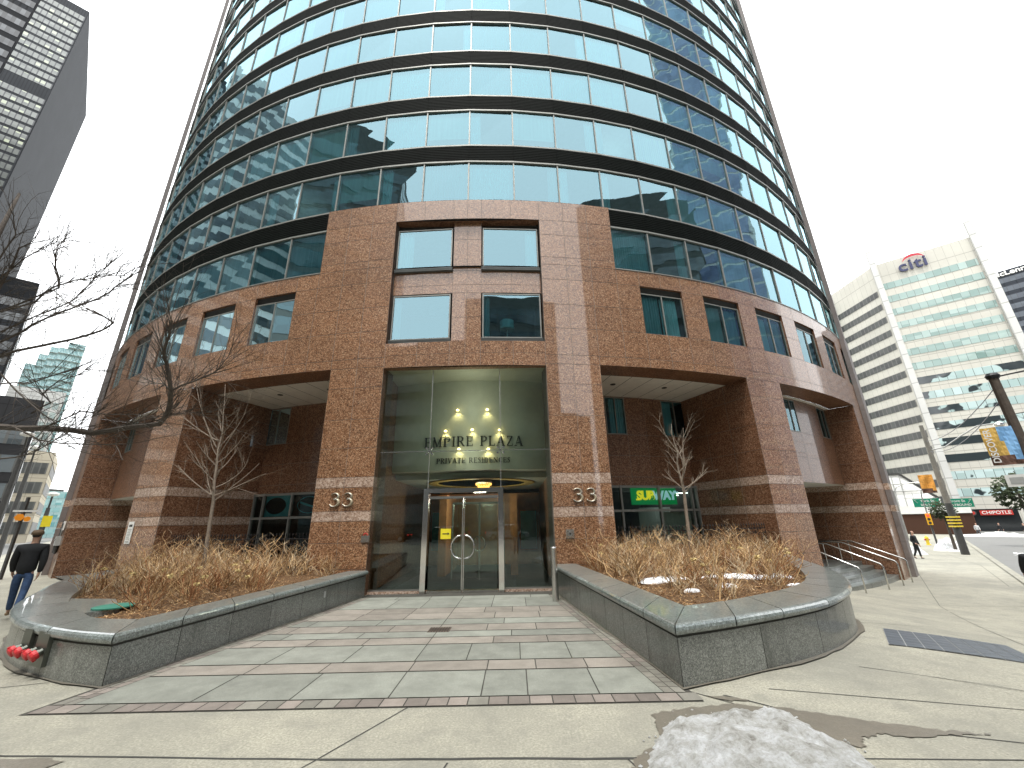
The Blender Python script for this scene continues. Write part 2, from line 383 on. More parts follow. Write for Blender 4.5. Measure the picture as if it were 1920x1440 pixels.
def text_mesh(mb, txt, size, M, mat, depth=.02, bold=0., spacing=1.):
    cu = bpy.data.curves.new('t', 'FONT'); cu.body = txt; cu.size = size; cu.extrude = depth/2; cu.offset = bold; cu.align_x = 'CENTER'; cu.align_y = 'CENTER'; cu.space_character = spacing
    o = bpy.data.objects.new('t', cu); COL.objects.link(o); dg = bpy.context.evaluated_depsgraph_get()
    me = bpy.data.meshes.new_from_object(o.evaluated_get(dg))
    mb.poly([M @ v.co for v in me.vertices], [tuple(p.vertices) for p in me.polygons], mat)
    bpy.data.objects.remove(o); bpy.data.curves.remove(cu); bpy.data.meshes.remove(me)
def face_M(pos, nrm, tilt=0.):
    """frame at pos whose local +Z is nrm (pointing to the reader), local +Y up"""
    n = Vector(nrm).normalized(); up = Vector((0, 0, 1)); x = up.cross(n).normalized(); y = n.cross(x)
    M = Matrix((x, y, n)).transposed().to_4x4(); M.translation = Vector(pos)
    return M @ Matrix.Rotation(tilt, 4, 'Z')

# ------------------------------------------------------------------ ground
def ss(t): t = min(1, max(0, t)); return t*t*(3-2*t)
def G(X, Y): return -.88*ss((X-5)/9)-.008*max(0, min(X, 150)-14)-.1*ss((Y-5)/8)*(1-ss((X-5)/9))
def ground():
    mb = MB()
    xs = [-600, -300, -150, -80, -40, -25]+[-18+1.0*i for i in range(60)]+[44, 50, 60, 80, 120, 160, 300, 600]
    ys = [-400, -150, -60, -30, -15, -8]+[-4+1.0*i for i in range(50)]+[50, 60, 80, 120, 200, 400, 800]
    idx = {}
    V = []
    for j, y in enumerate(ys):
        for i, x in enumerate(xs): V.append((x, y, G(x, y)))
    n = len(xs)
    mb.poly(V, [(j*n+i, j*n+i+1, (j+1)*n+i+1, (j+1)*n+i) for j in range(len(ys)-1) for i in range(n-1)], 'concrete_walk')
    o = mb.build('pavement', smooth=True); struct(o)
ground()
def strip(name, line, wdt, mat, up, n=40, kindsheet=True):
    """ribbon following the ground: line = (p0,p1), wdt signed to the right"""
    (x0, y0), (x1, y1) = line; d = Vector((x1-x0, y1-y0)); L = d.length; d.normalize(); r = Vector((d.y, -d.x))
    mb = MB(); V = []; K = max(2, int(abs(wdt)/2)+1); n = max(n, int(L/2.5))
    for i in range(n+1):
        for k in range(K+1):
            p = Vector((x0, y0))+d*L*i/n+r*wdt*k/K; V.append((p.x, p.y, G(p.x, p.y)+up))
    mb.poly(V, [(i*(K+1)+k, i*(K+1)+k+1, (i+1)*(K+1)+k+1, (i+1)*(K+1)+k) for i in range(n) for k in range(K)], mat)
    return struct(mb.build(name, smooth=True))
ub = radians(44); U2 = Vector((sin(ub), cos(ub))); vb = radians(-45); V2 = Vector((sin(vb), cos(vb)))
cb = Vector((22.4, 19.8))
strip('road', ((cb-U2*60)[:], (cb+U2*150)[:]), 22, 'asphalt_salted', .006)
strip('road', ((-70, -14.5), (80, -14.5)), 12, 'asphalt_salted', .011)
lb = Vector((-15.5, 8.5)); strip('road', ((lb-V2*12)[:], (lb+V2*230)[:]), -14, 'asphalt_salted', .016)
strip('kerb', ((cb-U2*20)[:], (cb+U2*70)[:]), -.28, 'concrete_walk', .05)
strip('road_snow', ((cb+U2*38+Vector((14.5, -15)))[:], (cb+U2*110+Vector((14.5, -15)))[:]), 5, 'snow', .03)
for a, b, wd in (((14.0, 12.3), (12.4, 10.9), .16),): pass
# pavement joints: thin dark saw cuts
jb = MB()
def joint(a, b, wd=.014, up=.004, mb=jb, m='joint_dark', n=None, wob=0.):
    a = Vector(a); b = Vector(b); d = b-a; L = d.length; n = n or max(1, int(L/1.0)); r = Vector((d.y, -d.x)).normalized()*wd/2
    P = []
    for i in range(n+1):
        p = a+d*i/n
        if wob and 0 < i < n: p = p+r.normalized()*random.uniform(-wob, wob)
        P.append(p)
    for i in range(n):
        p, q = P[i], P[i+1]
        mb.face([(z.x, z.y, G(z.x, z.y)+up) for z in (p-r, p+r, q+r, q-r)], m)
joint((-14, 5.0), (-1.7, 4.29), .022, wob=.006, n=30); joint((-1.7, 4.29), (2.2, 4.17), .03, wob=.01, n=14); joint((2.2, 4.17), (9, 3.8), .015)
for x0, y0, x1, y1 in [(-1.2, 5.3, -1.75, 4.25), (-1.75, 4.25, -2.6, 2.8), (-6.2, 6.3, -9.5, 5.2), (-9.5, 5.2, -16, 6.6), (1.95, 5.6, 2.6, 4.9), (2.6, 4.9, 4.4, 4.3),
                       (4.4, 4.3, 8, 3.0), (2.9, 5.6, 5.2, 4.9), (5.2, 4.9, 9.2, 5.2), (4.49, 6.28, 7.4, 4.2), (22.97, 25.73, 13.2, 14.3), (13.2, 14.3, 9.21, 8.58), (9.21, 8.58, 7.6, 5.4),
                       (9.6, 9.9, 15.8, 9.0), (13.2, 14.4, 20.5, 13.6), (8.3, 9.5, 5.9, 9.0), (17.5, 19.8, 25, 18.7), (26.4, 25.3, 19.5, 17.9), (-9, 5.2, -10.3, 2.8), (-0.6, 4.2, -.9, 3), (0.9, 4.2, 1.3, 3), (32, 32.8, 26.4, 25.3), (6.5, 7.9, 11.5, 6.3)]:
    joint((x0, y0), (x1, y1), .014, wob=.004)
joint((2.95, 4.75), (2.75, 4.5), .02, wob=.03, n=6); joint((2.75, 4.5), (2.2, 4.2), .016, wob=.03, n=6); joint((2.3, 5.45), (2.75, 5.0), .022, wob=.02, n=5)
struct(jb.build('pavement_joints'))
# wet melt-water stain beside the snow
def blob(name, pts, mat, up, sub=4, jit=.03, fn=None):
    P = []; n = len(pts); rnd = random.Random(len(pts)+int(pts[0][0]*10))
    for i in range(n):
        a = Vector(pts[i]); b = Vector(pts[(i+1) % n])
        for k in range(sub): P.append(a.lerp(b, k/sub)+Vector((rnd.uniform(-jit, jit), rnd.uniform(-jit, jit))))
    mb = MB(); c = sum(P, Vector((0, 0)))/len(P)
    from mathutils.geometry import tessellate_polygon
    V = [(p.x, p.y, G(p.x, p.y)+up) for p in P]; tri = tessellate_polygon([[Vector((p.x, p.y, 0)) for p in P]])
    mb.poly(V, [tuple(t) for t in tri], mat); return struct(mb.build(name))
blob('puddle_stain', [(1.36, 5.0), (1.7, 5.12), (2.3, 5.2), (2.86, 5.03), (3.3, 4.8), (3.9, 4.55), (4.25, 4.47), (3.9, 4.47), (3.5, 4.43), (3.3, 4.52), (3.05, 4.45), (2.95, 4.3), (2.6, 4.35), (2.3, 4.0), (.8, 3.9), (1.0, 4.25), (1.25, 4.4), (1.3, 4.7)], 'wet_concrete', .008, 9, .028)
blob('puddle_stain', [(2.1, 5.42), (2.35, 5.38), (2.5, 5.28), (2.3, 5.28)], 'wet_concrete', .009, 4, .02)
blob('puddle_stain', [(-4.9, 4.45), (-4.2, 4.4), (-3.9, 4.33), (-4.3, 4.0), (-4.9, 3.9)], 'wet_concrete', .008, 4, .03)

# forecourt paving, one quad per slab
fb = MB()
rows = [(12.9, 12.45, 'g', .95), (12.45, 11.17, 'g', .93), (11.15, 10.5, 'p', 1.0), (10.5, 9.84, 'p', 1.0), (9.82, 9.29, 'g', 1.3), (9.27, 8.72, 'p', .95), (8.7, 8.26, 'g', 1.35), (8.24, 7.79, 'p', 1.0), (7.77, 6.87, 'g', 1.05), (6.85, 6.43, 'p', 1.1), (6.41, 5.53, 'g', 1.15)]
def wl(y): return -4.47+(y-12.8)*(.82/6.74)     # inner face of left planter wall
def wr(y): return 1.17+(13.1-y)*(.76/7.46)
xj = {10: [-4.9, -3.75, -2.62, -1.49, -.43, .11, .93], 8: [-2.55, -1.5, -.75, .04, .79], 9: [-2.7, -1.48, -.42, .25, .95], 5: [-1.5], 2: [-1.5, -.75, -.1, .55]}
for ri, (ya, yb, kd, wd) in enumerate(rows):
    y0, y1 = yb, ya; m = 'slab_green' if kd == 'g' else 'slab_pink'
    ymid = (y0+y1)/2; L = wl(ymid)+.28; Rr = wr(ymid)-.28
    rnd = random.Random(ri*3+1); xs = [-1.5] if ri not in xj else list(xj[ri])
    x = max(xs)
    while x < Rr-.35: x += wd*rnd.uniform(.9, 1.1); xs.append(x)
    x = min(xs)
    while x > L+.35: x -= wd*rnd.uniform(.9, 1.1); xs.append(x)
    xs = sorted(q for q in xs if L+.25 < q < Rr-.25); g = .008
    ed = [None]+xs+[None]
    for i in range(len(ed)-1):
        a, b = ed[i], ed[i+1]
        P = [((a+g) if a is not None else wl(y)+.28, y) for y in (y0+g, y1-g)]; Q = [((b-g) if b is not None else wr(y)-.28, y) for y in (y1-g, y0+g)]
        fb.face([(px, py, G(px, py)+.012) for px, py in (P[0], Q[1], Q[0], P[1])], m)
# setts: front row and along both walls
x = -5.36
while x < 1.9:
    wd = random.uniform(.19, .27); fb.face([(px, py, G(px, py)+.012) for px, py in ((x+.007, 5.30), (x+wd-.007, 5.30), (x+wd-.007, 5.51), (x+.007, 5.51))], random.choice(['sett_pink', 'sett_pink', 'sett_grey'])); x += wd
for side in (0, 1):
    for c in (0, 1):
        y = 5.53
        while y < 12.8:
            wd = random.uniform(.13, .24)
            def e(yy): return (wl(yy)+.03+.125*c) if side == 0 else (wr(yy)-.03-.125*c-.115)
            fb.face([(px, py, G(px, py)+.012) for px, py in ((e(y), y), (e(y)+.115, y), (e(y+wd)+.115, y+wd-.012), (e(y+wd), y+wd-.012))], random.choice(['sett_pink', 'sett_grey', 'sett_grey'])); y += wd
struct(fb.build('forecourt_paving'))
bb = MB(); K = 12
for i in range(K):
    ya = 5.29+(13.6-5.29)*i/K; yb = 5.29+(13.6-5.29)*(i+1)/K
    bb.face([(px, py, G(px, py)+.004) for px, py in ((wl(ya)-.05, ya), (wr(ya)+.05, ya), (wr(yb)+.05, yb), (wl(yb)-.05, yb))], 'paving_joint')
struct(bb.build('forecourt_bedding'))

# ================================================================== the round tower
CX, CY, S0 = -1.86, 43.58, .22
RG = 30.40
def AP(s, z, R=RG):                    # s = arc length from the entrance axis, measured at radius RG
    th = (s+S0)/RG
    return Vector((CX+R*sin(th), CY-R*cos(th), z))
TW = thing('residential_tower', 'round blue glass apartment tower on a red granite base with a glazed lobby entrance', 'tower', (CX, 13.2, 0))
TW.location = (0, 0, 0)
def patch(mb, fn, A, B, matf, gap=.007, back=.007, skip=None, joint='joint_caulk', nb=Vector((0, -1, 0)), sub=1):
    """panels on a surface fn(a,b,depth) with thin recessed joints"""
    for i in range(len(A)-1):
        for j in range(len(B)-1):
            a0, a1, b0, b1 = A[i], A[i+1], B[j], B[j+1]; am, bm = (a0+a1)/2, (b0+b1)/2
            if skip and skip(am, bm): continue
            m = matf(am, bm) if callable(matf) else matf
            g = min(gap, (b1-b0)/4)
            ga = gap if a1 > a0 else -gap
            mb.face([fn(a, b, 0) for a, b in ((a0+ga, b0+g), (a1-ga, b0+g), (a1-ga, b1-g), (a0+ga, b1-g))], m)
            mb.face([fn(a, b, back) for a, b in ((a0, b0), (a1, b0), (a1, b1), (a0, b1))], joint)
def band(s, z): return 'granite_pale' if (2.0 < z < 2.3 or 3.03 < z < 3.35) else 'granite_red'
def bandw(s, z): return 'granite_pale' if (2.0 < z < 2.3 or 3.03 < z < 3.35) else 'granite_brown_wall'
arc = lambda R: (lambda s, z, d: AP(s, z, R-d))
Zc = [-.12, .62, 1.36, 2.0, 2.3, 3.03, 3.35, 4.3, 5.28, 6.41, 7.15]
ZcR = [-1.0]+Zc
WIN = [(6.83, 8.74), (9.80, 11.75), (12.78, 14.68), (15.72, 17.62), (18.66, 20.5), (21.5, 23.4)]
SE = [2.86, 3.85, 4.84, 5.87, 6.83, 7.785, 8.74, 9.80, 10.775, 11.75, 12.78, 13.73, 14.68, 15.72, 16.67, 17.62, 18.66, 19.58, 20.5, 21.5, 22.45, 23.4, 24.4, 25.4]
ZB = [7.15, 7.5, 8.56, 9.55, 10.62, 11.28]
def inwin(s, z):
    a = abs(s); return 8.56 < z < 10.62 and any(p < a < q for p, q in WIN)
mb = MB()
for sg in (-1, 1):
    E_ = [sg*x for x in SE]
    patch(mb, arc(RG), E_, ZB, 'granite_red', skip=inwin, gap=.008)
    patch(mb, arc(RG), [sg*x for x in SE[:4]], [11.28, 11.62, 12.66, 13.36, 14.30], 'granite_red', gap=.008)
# central bay above the entrance
CE = [-2.86, -1.71, -.55, 0, .55, 1.71, 2.86]
def skc(s, z): return False
patch(mb, arc(RG), CE, [7.08, 7.55, 8.02], 'granite_red')
patch(mb, arc(RG), CE, [13.36, 14.30], 'granite_red')
REC = RG-.24
patch(mb, arc(REC), [-2.86, -1.71, -.55, 0, .55, 1.71, 2.86], [10.12, 10.48, 11.10], 'granite_red')
patch(mb, arc(REC), [-.55, 0, .55], [8.02, 9.1, 10.12], 'granite_red'); patch(mb, arc(REC), [-.55, 0, .55], [11.10, 12.55, 13.36], 'granite_red')
# reveals of the recess
for s, dr in ((-2.86, 1), (2.86, -1)):
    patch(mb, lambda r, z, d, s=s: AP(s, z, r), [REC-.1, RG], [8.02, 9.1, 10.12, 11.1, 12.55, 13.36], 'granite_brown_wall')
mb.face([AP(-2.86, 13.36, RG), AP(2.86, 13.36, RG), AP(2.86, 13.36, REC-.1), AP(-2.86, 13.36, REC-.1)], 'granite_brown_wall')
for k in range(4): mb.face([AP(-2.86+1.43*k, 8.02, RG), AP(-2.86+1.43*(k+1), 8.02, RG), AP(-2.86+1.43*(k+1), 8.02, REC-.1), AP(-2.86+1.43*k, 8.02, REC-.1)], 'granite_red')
# block sides and top
for s in (-5.87, 5.87): mb.face([AP(s, 11.28, RG), AP(s, 14.30, RG), AP(s, 14.30, RG-.3), AP(s, 11.28, RG-.3)], 'granite_red')
for k in range(12):
    a = -5.87+11.74*k/12; b = -5.87+11.74*(k+1)/12; mb.face([AP(a, 14.30), AP(b, 14.30), AP(b, 14.30, RG-.3), AP(a, 14.30, RG-.3)], 'rail_stone')
mb.build('granite_wall', TW)
# side windows of the granite floor: reveal, frame, sill, louvre, two panes, curtains
def lerp(a, b, t): return a+(b-a)*t
def curtain(a, b, z0, z1, R, mat, parent, folds=9, amp=.03, mb=None):
    own = mb is None; mb = mb or MB(); n = max(4, int(abs(b-a)*folds*2)); V = []
    for i in range(n+1):
        s = lerp(a, b, i/n); r = R-.02+(amp if i % 2 else -amp)*random.uniform(.6, 1.2)
        V += [AP(s, z0, r), AP(s, z1, r)]
    mb.poly(V, [(2*i, 2*i+2, 2*i+3, 2*i+1) for i in range(n)], mat)
    return mb.build('curtain', parent) if own else None
def arcbox(mb, s0, s1, z0, z1, Ro, Ri, m, n=1):
    for k in range(n):
        a, b = lerp(s0, s1, k/n), lerp(s0, s1, (k+1)/n)
        V = [AP(a, z0, Ro), AP(b, z0, Ro), AP(b, z1, Ro), AP(a, z1, Ro), AP(a, z0, Ri), AP(b, z0, Ri), AP(b, z1, Ri), AP(a, z1, Ri)]
        mb.poly(V, [(0, 1, 2, 3), (7, 6, 5, 4), (3, 2, 6, 7), (4, 5, 1, 0), (0, 3, 7, 4), (1, 5, 6, 2)], m)
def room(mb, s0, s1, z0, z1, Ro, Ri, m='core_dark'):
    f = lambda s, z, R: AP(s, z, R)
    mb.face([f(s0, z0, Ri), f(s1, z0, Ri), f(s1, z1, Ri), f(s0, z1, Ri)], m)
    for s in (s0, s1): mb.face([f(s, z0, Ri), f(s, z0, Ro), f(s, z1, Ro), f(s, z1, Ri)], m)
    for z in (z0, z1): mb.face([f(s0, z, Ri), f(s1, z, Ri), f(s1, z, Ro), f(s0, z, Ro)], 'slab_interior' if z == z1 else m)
def casement(s0, s1, z0, z1, R, curt, louv=.27, name='window', glass='glass_teal', split=.5, rv=True, Rface=RG):
    fr = MB(); t = .045
    if louv: arcbox(fr, s0, s1, z1-louv-t, z1-louv, R+.03, R-.04, 'frame_metal')
    zt = z1-louv-t if louv else z1-t
    arcbox(fr, s0, s1, z0, z0+t, R+.03, R-.04, 'frame_metal')
    if not louv: arcbox(fr, s0, s1, z1-t, z1, R+.03, R-.04, 'frame_metal')
    sg = 1 if s1 > s0 else -1
    arcbox(fr, s0, s0+sg*t, z0+t, zt, R+.03, R-.04, 'frame_metal'); arcbox(fr, s1-sg*t, s1, z0+t, zt, R+.03, R-.04, 'frame_metal')
    if split:
        sm = lerp(s0, s1, split); arcbox(fr, sm-t/2*sg, sm+t/2*sg, z0+t, zt, R+.035, R-.04, 'frame_metal')
    if rv and Rface-R > .05:
        for s in (s0, s1): fr.face([AP(s, z0, Rface), AP(s, z1, Rface), AP(s, z1, R), AP(s, z0, R)], 'granite_brown_wall')
        fr.face([AP(s0, z1, Rface), AP(s1, z1, Rface), AP(s1, z1, R), AP(s0, z1, R)], 'granite_brown_wall'); fr.face([AP(s0, z0, Rface), AP(s1, z0, Rface), AP(s1, z0, R), AP(s0, z0, R)], 'frame_metal')
    o = fr.build(name, TW)
    if louv:
        lv = MB(); n = 6
        for k in range(n): 
            za = z1-louv+louv*k/n; lv.face([AP(s0, za, R-.03), AP(s1, za, R-.03), AP(s1, za+louv/n, R+.02), AP(s0, za+louv/n, R+.02)], 'louvre_dark'); lv.face([AP(s0, za, R-.03), AP(s1, za, R-.03), AP(s1, za, R+.02), AP(s0, za, R+.02)], 'louvre_dark')
        lv.build('louvre', o)
    pb = MB()
    spl = [s0+sg*t, s1-sg*t] if not split else [s0+sg*t, sm-sg*t/2, sm+sg*t/2, s1-sg*t]
    for k in range(0, len(spl), 2):
        j = random.uniform(-.006, .006); pb.face([AP(spl[k], z0+t, R+j), AP(spl[k+1], z0+t, R-j), AP(spl[k+1], zt, R-j), AP(spl[k], zt, R+j)], glass)
    pb.build('pane', o)
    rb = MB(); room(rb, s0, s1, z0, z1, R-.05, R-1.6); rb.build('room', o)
    for a, b, m in curt: curtain(lerp(s0, s1, a), lerp(s0, s1, b), z0+t, zt, R-.16, m, o)
    return o
cw, cg = 'curtain_white', 'curtain_grey'
sideL = [[(0, .42, cw), (.5, 1, cw)], [(.05, 1, cw)], [(0, .3, cg)], [(.1, .5, cw)], [], []]
sideR = [[(0, .48, cg), (.52, .9, cw)], [(0, .5, cg), (.6, 1, cg)], [(0, .45, cw), (.5, 1, cg)], [(0, 1, cg)], [(.4, .8, cw)], []]
for sg, cl in ((-1, sideL), (1, sideR)):
    for (a, b), cu in zip(WIN, cl): casement(sg*a, sg*b, 8.56, 10.62, RG-.10, cu)
# central windows, two above two
for (a, b) in ((-2.80, -.60), (.60, 2.80)):
    for z0, z1 in ((8.22, 10.06), (11.22, 13.06)):
        o = casement(a, b, z0, z1, REC+.02, [(0, .28, cw)] if (z0 > 11 and a < 0) else ([(.78, 1, cw)] if z0 > 11 else [(0, .12, cg)]), louv=0, split=None, glass='glass_ribbon', rv=False)
        sb = MB(); arcbox(sb, a-.04, b+.04, z0-.16, z0-.005, REC+.10, REC-.05, 'frame_grey')
        for q in range(3): arcbox(sb, a-.04, b+.04, z0-.14+q*.045, z0-.12+q*.045, REC+.13, REC+.10, 'frame_grey')
        sb.build('sill', o)
        if z0 > 11: pass
lamp = MB(); c = AP(1.55, 8.5, REC-.75); lamp.lathe(c, [(.27, .42), (.27, .78)], 'curtain_white', 18); lamp.lathe(c, [(.03, 0), (.03, .42)], 'steel_dull', 8); lamp.box(c.x-.5, c.x+.6, c.y-.2, c.y+.2, 8.30, 8.5, 'core_dark')
tag(lamp.build('table_lamp'), 'table lamp with pale drum shade behind the lower right window above the entrance', 'lamp')

# ---- ribbon glazing
DT = math.radians(3.58); T0 = math.radians(.42); RW = 30.26
FZ = [(11.36, 13.36)]+[(14.35+2.99*k, 16.37+2.99*k) for k in range(0, 17)]
def AT(t, z, R): return Vector((CX+R*sin(t), CY-R*cos(t), z))
rest_f, rest_g, rest_c = MB(), MB(), MB(); nwin = 0
curt_map = {(1, -1): 'f', (1, 0): 'f', (1, 1): 'r', (3, -1): 'f', (3, 0): 'f', (3, 1): 'f', (3, -2): 'f', (1, -2): 'l', (2, -3): 'l', (1, -4): 'r', (1, 2): 'l'}
rnd = random.Random(5)
def tbox(mb, t0, t1, z0, z1, Ro, Ri, m):
    V = [AT(t0, z0, Ro), AT(t1, z0, Ro), AT(t1, z1, Ro), AT(t0, z1, Ro), AT(t0, z0, Ri), AT(t1, z0, Ri), AT(t1, z1, Ri), AT(t0, z1, Ri)]
    mb.poly(V, [(0, 1, 2, 3), (7, 6, 5, 4), (3, 2, 6, 7), (4, 5, 1, 0), (0, 3, 7, 4), (1, 5, 6, 2)], m)
order = []
for fl in range(len(FZ)):
    for k in range(-14, 14):
        if fl == 0 and -4 < k < 3: continue
        order.append((fl*1.0+abs(k+.5)*.30, fl, k))
order.sort(); own = {(f, k) for _, f, k in order[:96]}
for _, fl, k in order:
    z0, z1 = FZ[fl]; t0, t1 = T0+k*DT, T0+(k+1)*DT; mt = .028/30.3
    clipL = clipR = False
    if fl == 0 and k == -4: t1 = (-5.87+S0)/RG
    if fl == 0 and k == 3: t0 = (5.87+S0)/RG
    big = (fl, k) in own
    fr = MB() if big else rest_f; gb = MB() if big else rest_g
    fm = 'frame_metal'
    tbox(fr, t0-mt, t0+mt, z0, z1, RW+.05, RW-.05, fm)
    if k == 13: tbox(fr, t1-mt, t1+mt, z0, z1, RW+.05, RW-.05, fm)
    tbox(fr, t0, t1, z0-.07, z0, RW+.075, RW-.05, fm); tbox(fr, t0, t1, z1, z1+.07, RW+.075, RW-.05, fm)
    e = [rnd.uniform(-.012, .012) for _ in range(4)]
    gb.face([AT(t0+mt, z0, RW+e[0]), AT(t1-mt, z0, RW+e[1]), AT(t1-mt, z1, RW+e[0]+e[2]), AT(t0+mt, z1, RW+e[1]+e[2]*.5)], 'glass_ribbon')
    cmode = curt_map.get((fl, k)) or rnd.choice(['', '', 'f', 'f', 'l', 'r', 'b'])
    if fl == 0: cmode = {-7: 'f', -6: 'f', -5: 'f', -4: 'f', 3: 'f', 4: 'r', 5: '', 6: 'f'}.get(k, cmode)
    spans = {'f': [(0, 1)], 'l': [(0, .25)], 'r': [(.78, 1)], 'b': [(0, 1)]}.get(cmode, [])
    fo = fr.build('window', TW) if big else None
    if big: gb.build('pane', fo)
    if spans:
        cb_ = MB() if big else rest_c
        for a, b in spans:
            ta, tb = lerp(t0, t1, a), lerp(t0, t1, b); m = rnd.choice([cw, cw, cg]) if cmode != 'b' else 'blind_cream'
            n = max(3, int((b-a)*34)) if cmode != 'b' else 1; V = []
            zb = z0 if cmode != 'b' else lerp(z0, z1, rnd.choice([.0, .3, .5]))
            for i in range(n+1):
                r = RW-.17+(.025 if i % 2 else -.025)*(0 if cmode == 'b' else 1); V += [AT(lerp(ta, tb, i/n), zb, r), AT(lerp(ta, tb, i/n), z1, r)]
            cb_.poly(V, [(2*i, 2*i+2, 2*i+3, 2*i+1) for i in range(n)], m)
        if big: cb_.build('curtain', fo)
for b_, nm in ((rest_f, 'upper_window_frames'), (rest_g, 'upper_window_panes'), (rest_c, 'upper_curtains')):
    o = b_.build(nm, TW); o['kind'] = 'stuff'
# spandrels with fine horizontal ribs
for fl in range(len(FZ)):
    z0 = FZ[fl][1]+.07; z1 = (FZ[fl+1][0] if fl+1 < len(FZ) else z0+1.1)-.07
    sp = MB(); n = 9
    for k in range(-14, 14):
        if fl == 0 and k == 3: sp.build('spandrel', TW); sp = MB()
        if fl == 0 and -4 < k < 3: continue
        t0, t1 = T0+k*DT, T0+(k+1)*DT; g = .006/30
        if fl == 0 and k == -4: t1 = (-5.87+S0)/RG
        if fl == 0 and k == 3: t0 = (5.87+S0)/RG
        for i in range(n):
            a = lerp(z0, z1, i/n); b = lerp(z0, z1, (i+.72)/n); c = lerp(z0, z1, (i+1)/n)
            sp.face([AT(t0+g, a, RW+.065), AT(t1-g, a, RW+.065), AT(t1-g, b, RW+.065), AT(t0+g, b, RW+.065)], 'spandrel_dark')
            sp.face([AT(t0+g, b, RW+.065), AT(t1-g, b, RW+.065), AT(t1-g, c, RW+.02), AT(t0+g, c, RW+.02)], 'spandrel_dark')
            sp.face([AT(t0+g, c, RW+.02), AT(t1-g, c, RW+.02), AT(t1-g, c, RW+.065), AT(t0+g, c, RW+.065)], 'spandrel_dark')
        for z in (z0, z1): sp.face([AT(t0, z, RW-.05), AT(t1, z, RW-.05), AT(t1, z, RW+.065), AT(t0, z, RW+.065)], 'spandrel_dark')
        sp.face([AT(t0, z0, RW+.012), AT(t1, z0, RW+.012), AT(t1, z1, RW+.012), AT(t0, z1, RW+.012)], 'spandrel_dark')
    sp.build('spandrel', TW)
# stone ledge under the lowest ribbon and along the block top
for sg in (-1, 1):
    sl_ = MB()
    for k in range(40): a, b = sg*lerp(5.87, 25.4, k/40), sg*lerp(5.87, 25.4, (k+1)/40); arcbox(sl_, a, b, 11.285, 11.33, RG+.02, RG-.3, 'frame_metal')
    sl_.build('ledge', TW)
# floors and core inside
fb_ = MB(); core = MB()
for k in range(60):
    t0, t1 = -0.86+1.72*k/60, -0.86+1.72*(k+1)/60
    core.face([AT(t0, 8, 26.4), AT(t1, 8, 26.4), AT(t1, 64, 26.4), AT(t0, 64, 26.4)], 'core_dark')
    for z0, z1 in FZ:
        zt = z1+.25; fb_.face([AT(t0, zt, 26.4), AT(t1, zt, 26.4), AT(t1, zt, RW), AT(t0, zt, RW)], 'slab_interior'); fb_.face([AT(t0, z0-.1, 26.4), AT(t1, z0-.1, 26.4), AT(t1, z0-.1, RW), AT(t0, z0-.1, RW)], 'core_dark')
core.build('core_wall', TW); fb_.build('floor_slab', TW)
pw = MB()
for k in range(-12, 13, 3):
    t = T0+k*DT+.01
    for z0, z1 in FZ[1:]: pw.face([AT(t, z0, 26.4), AT(t, z0, RW-.2), AT(t, z1+.25, RW-.2), AT(t, z1+.25, 26.4)], 'slab_interior')
pw.build('partition_wall', TW)
# lit ceiling lights seen in a few flats
cl_ = MB()
for t, z in ((-.285, 13.9), (-.24, 16.9), (-.33, 17.1), (.25, 17.0), (-.18, 20.0)): 
    p = AT(t, z+2.0-.2, 28.8); cl_.box(p.x-.6, p.x+.6, p.y-.08, p.y+.08, p.z, p.z+.05, 'lamp_white')
cl_.build('ceiling_light', TW)
# end piers standing just off the glass
def pier(t, R0, R1, wd0, zb, wlow):
    mb = MB(); c = AT(t, 0, (R0+R1)/2); rad = Vector((sin(t), -cos(t), 0)); tan = Vector((cos(t), sin(t), 0))
    zs = [zb]+[z for z in Zc if z > zb]+[9.5, 11.3]+[11.3+3*k for k in range(1, 18)]
    for i in range(len(zs)-1):
        a, b = zs[i]+.006, zs[i+1]-.006; wd = wlow if b < 11.4 else wd0; zm = (a+b)/2; m = 'rail_stone' if zm > 7.2 else ('granite_pale' if band(0, zm) == 'granite_pale' else 'rail_stone')
        V = [c+rad*x+tan*y+Vector((0, 0, z)) for z in (a, b) for x, y in ((-(R1-R0)/2, -wd/2), ((R1-R0)/2, -wd/2), ((R1-R0)/2, wd/2), (-(R1-R0)/2, wd/2))]
        mb.poly(V, [(0, 3, 2, 1), (4, 5, 6, 7), (0, 1, 5, 4), (1, 2, 6, 5), (2, 3, 7, 6), (3, 0, 4, 7)], m)
    mb.build('end_pier', TW)
pier(math.radians(-43.5), 30.40, 30.62, .26, -.2, .9); pier(math.radians(43.0), 30.40, 30.60, .26, -1.1, 1.05)
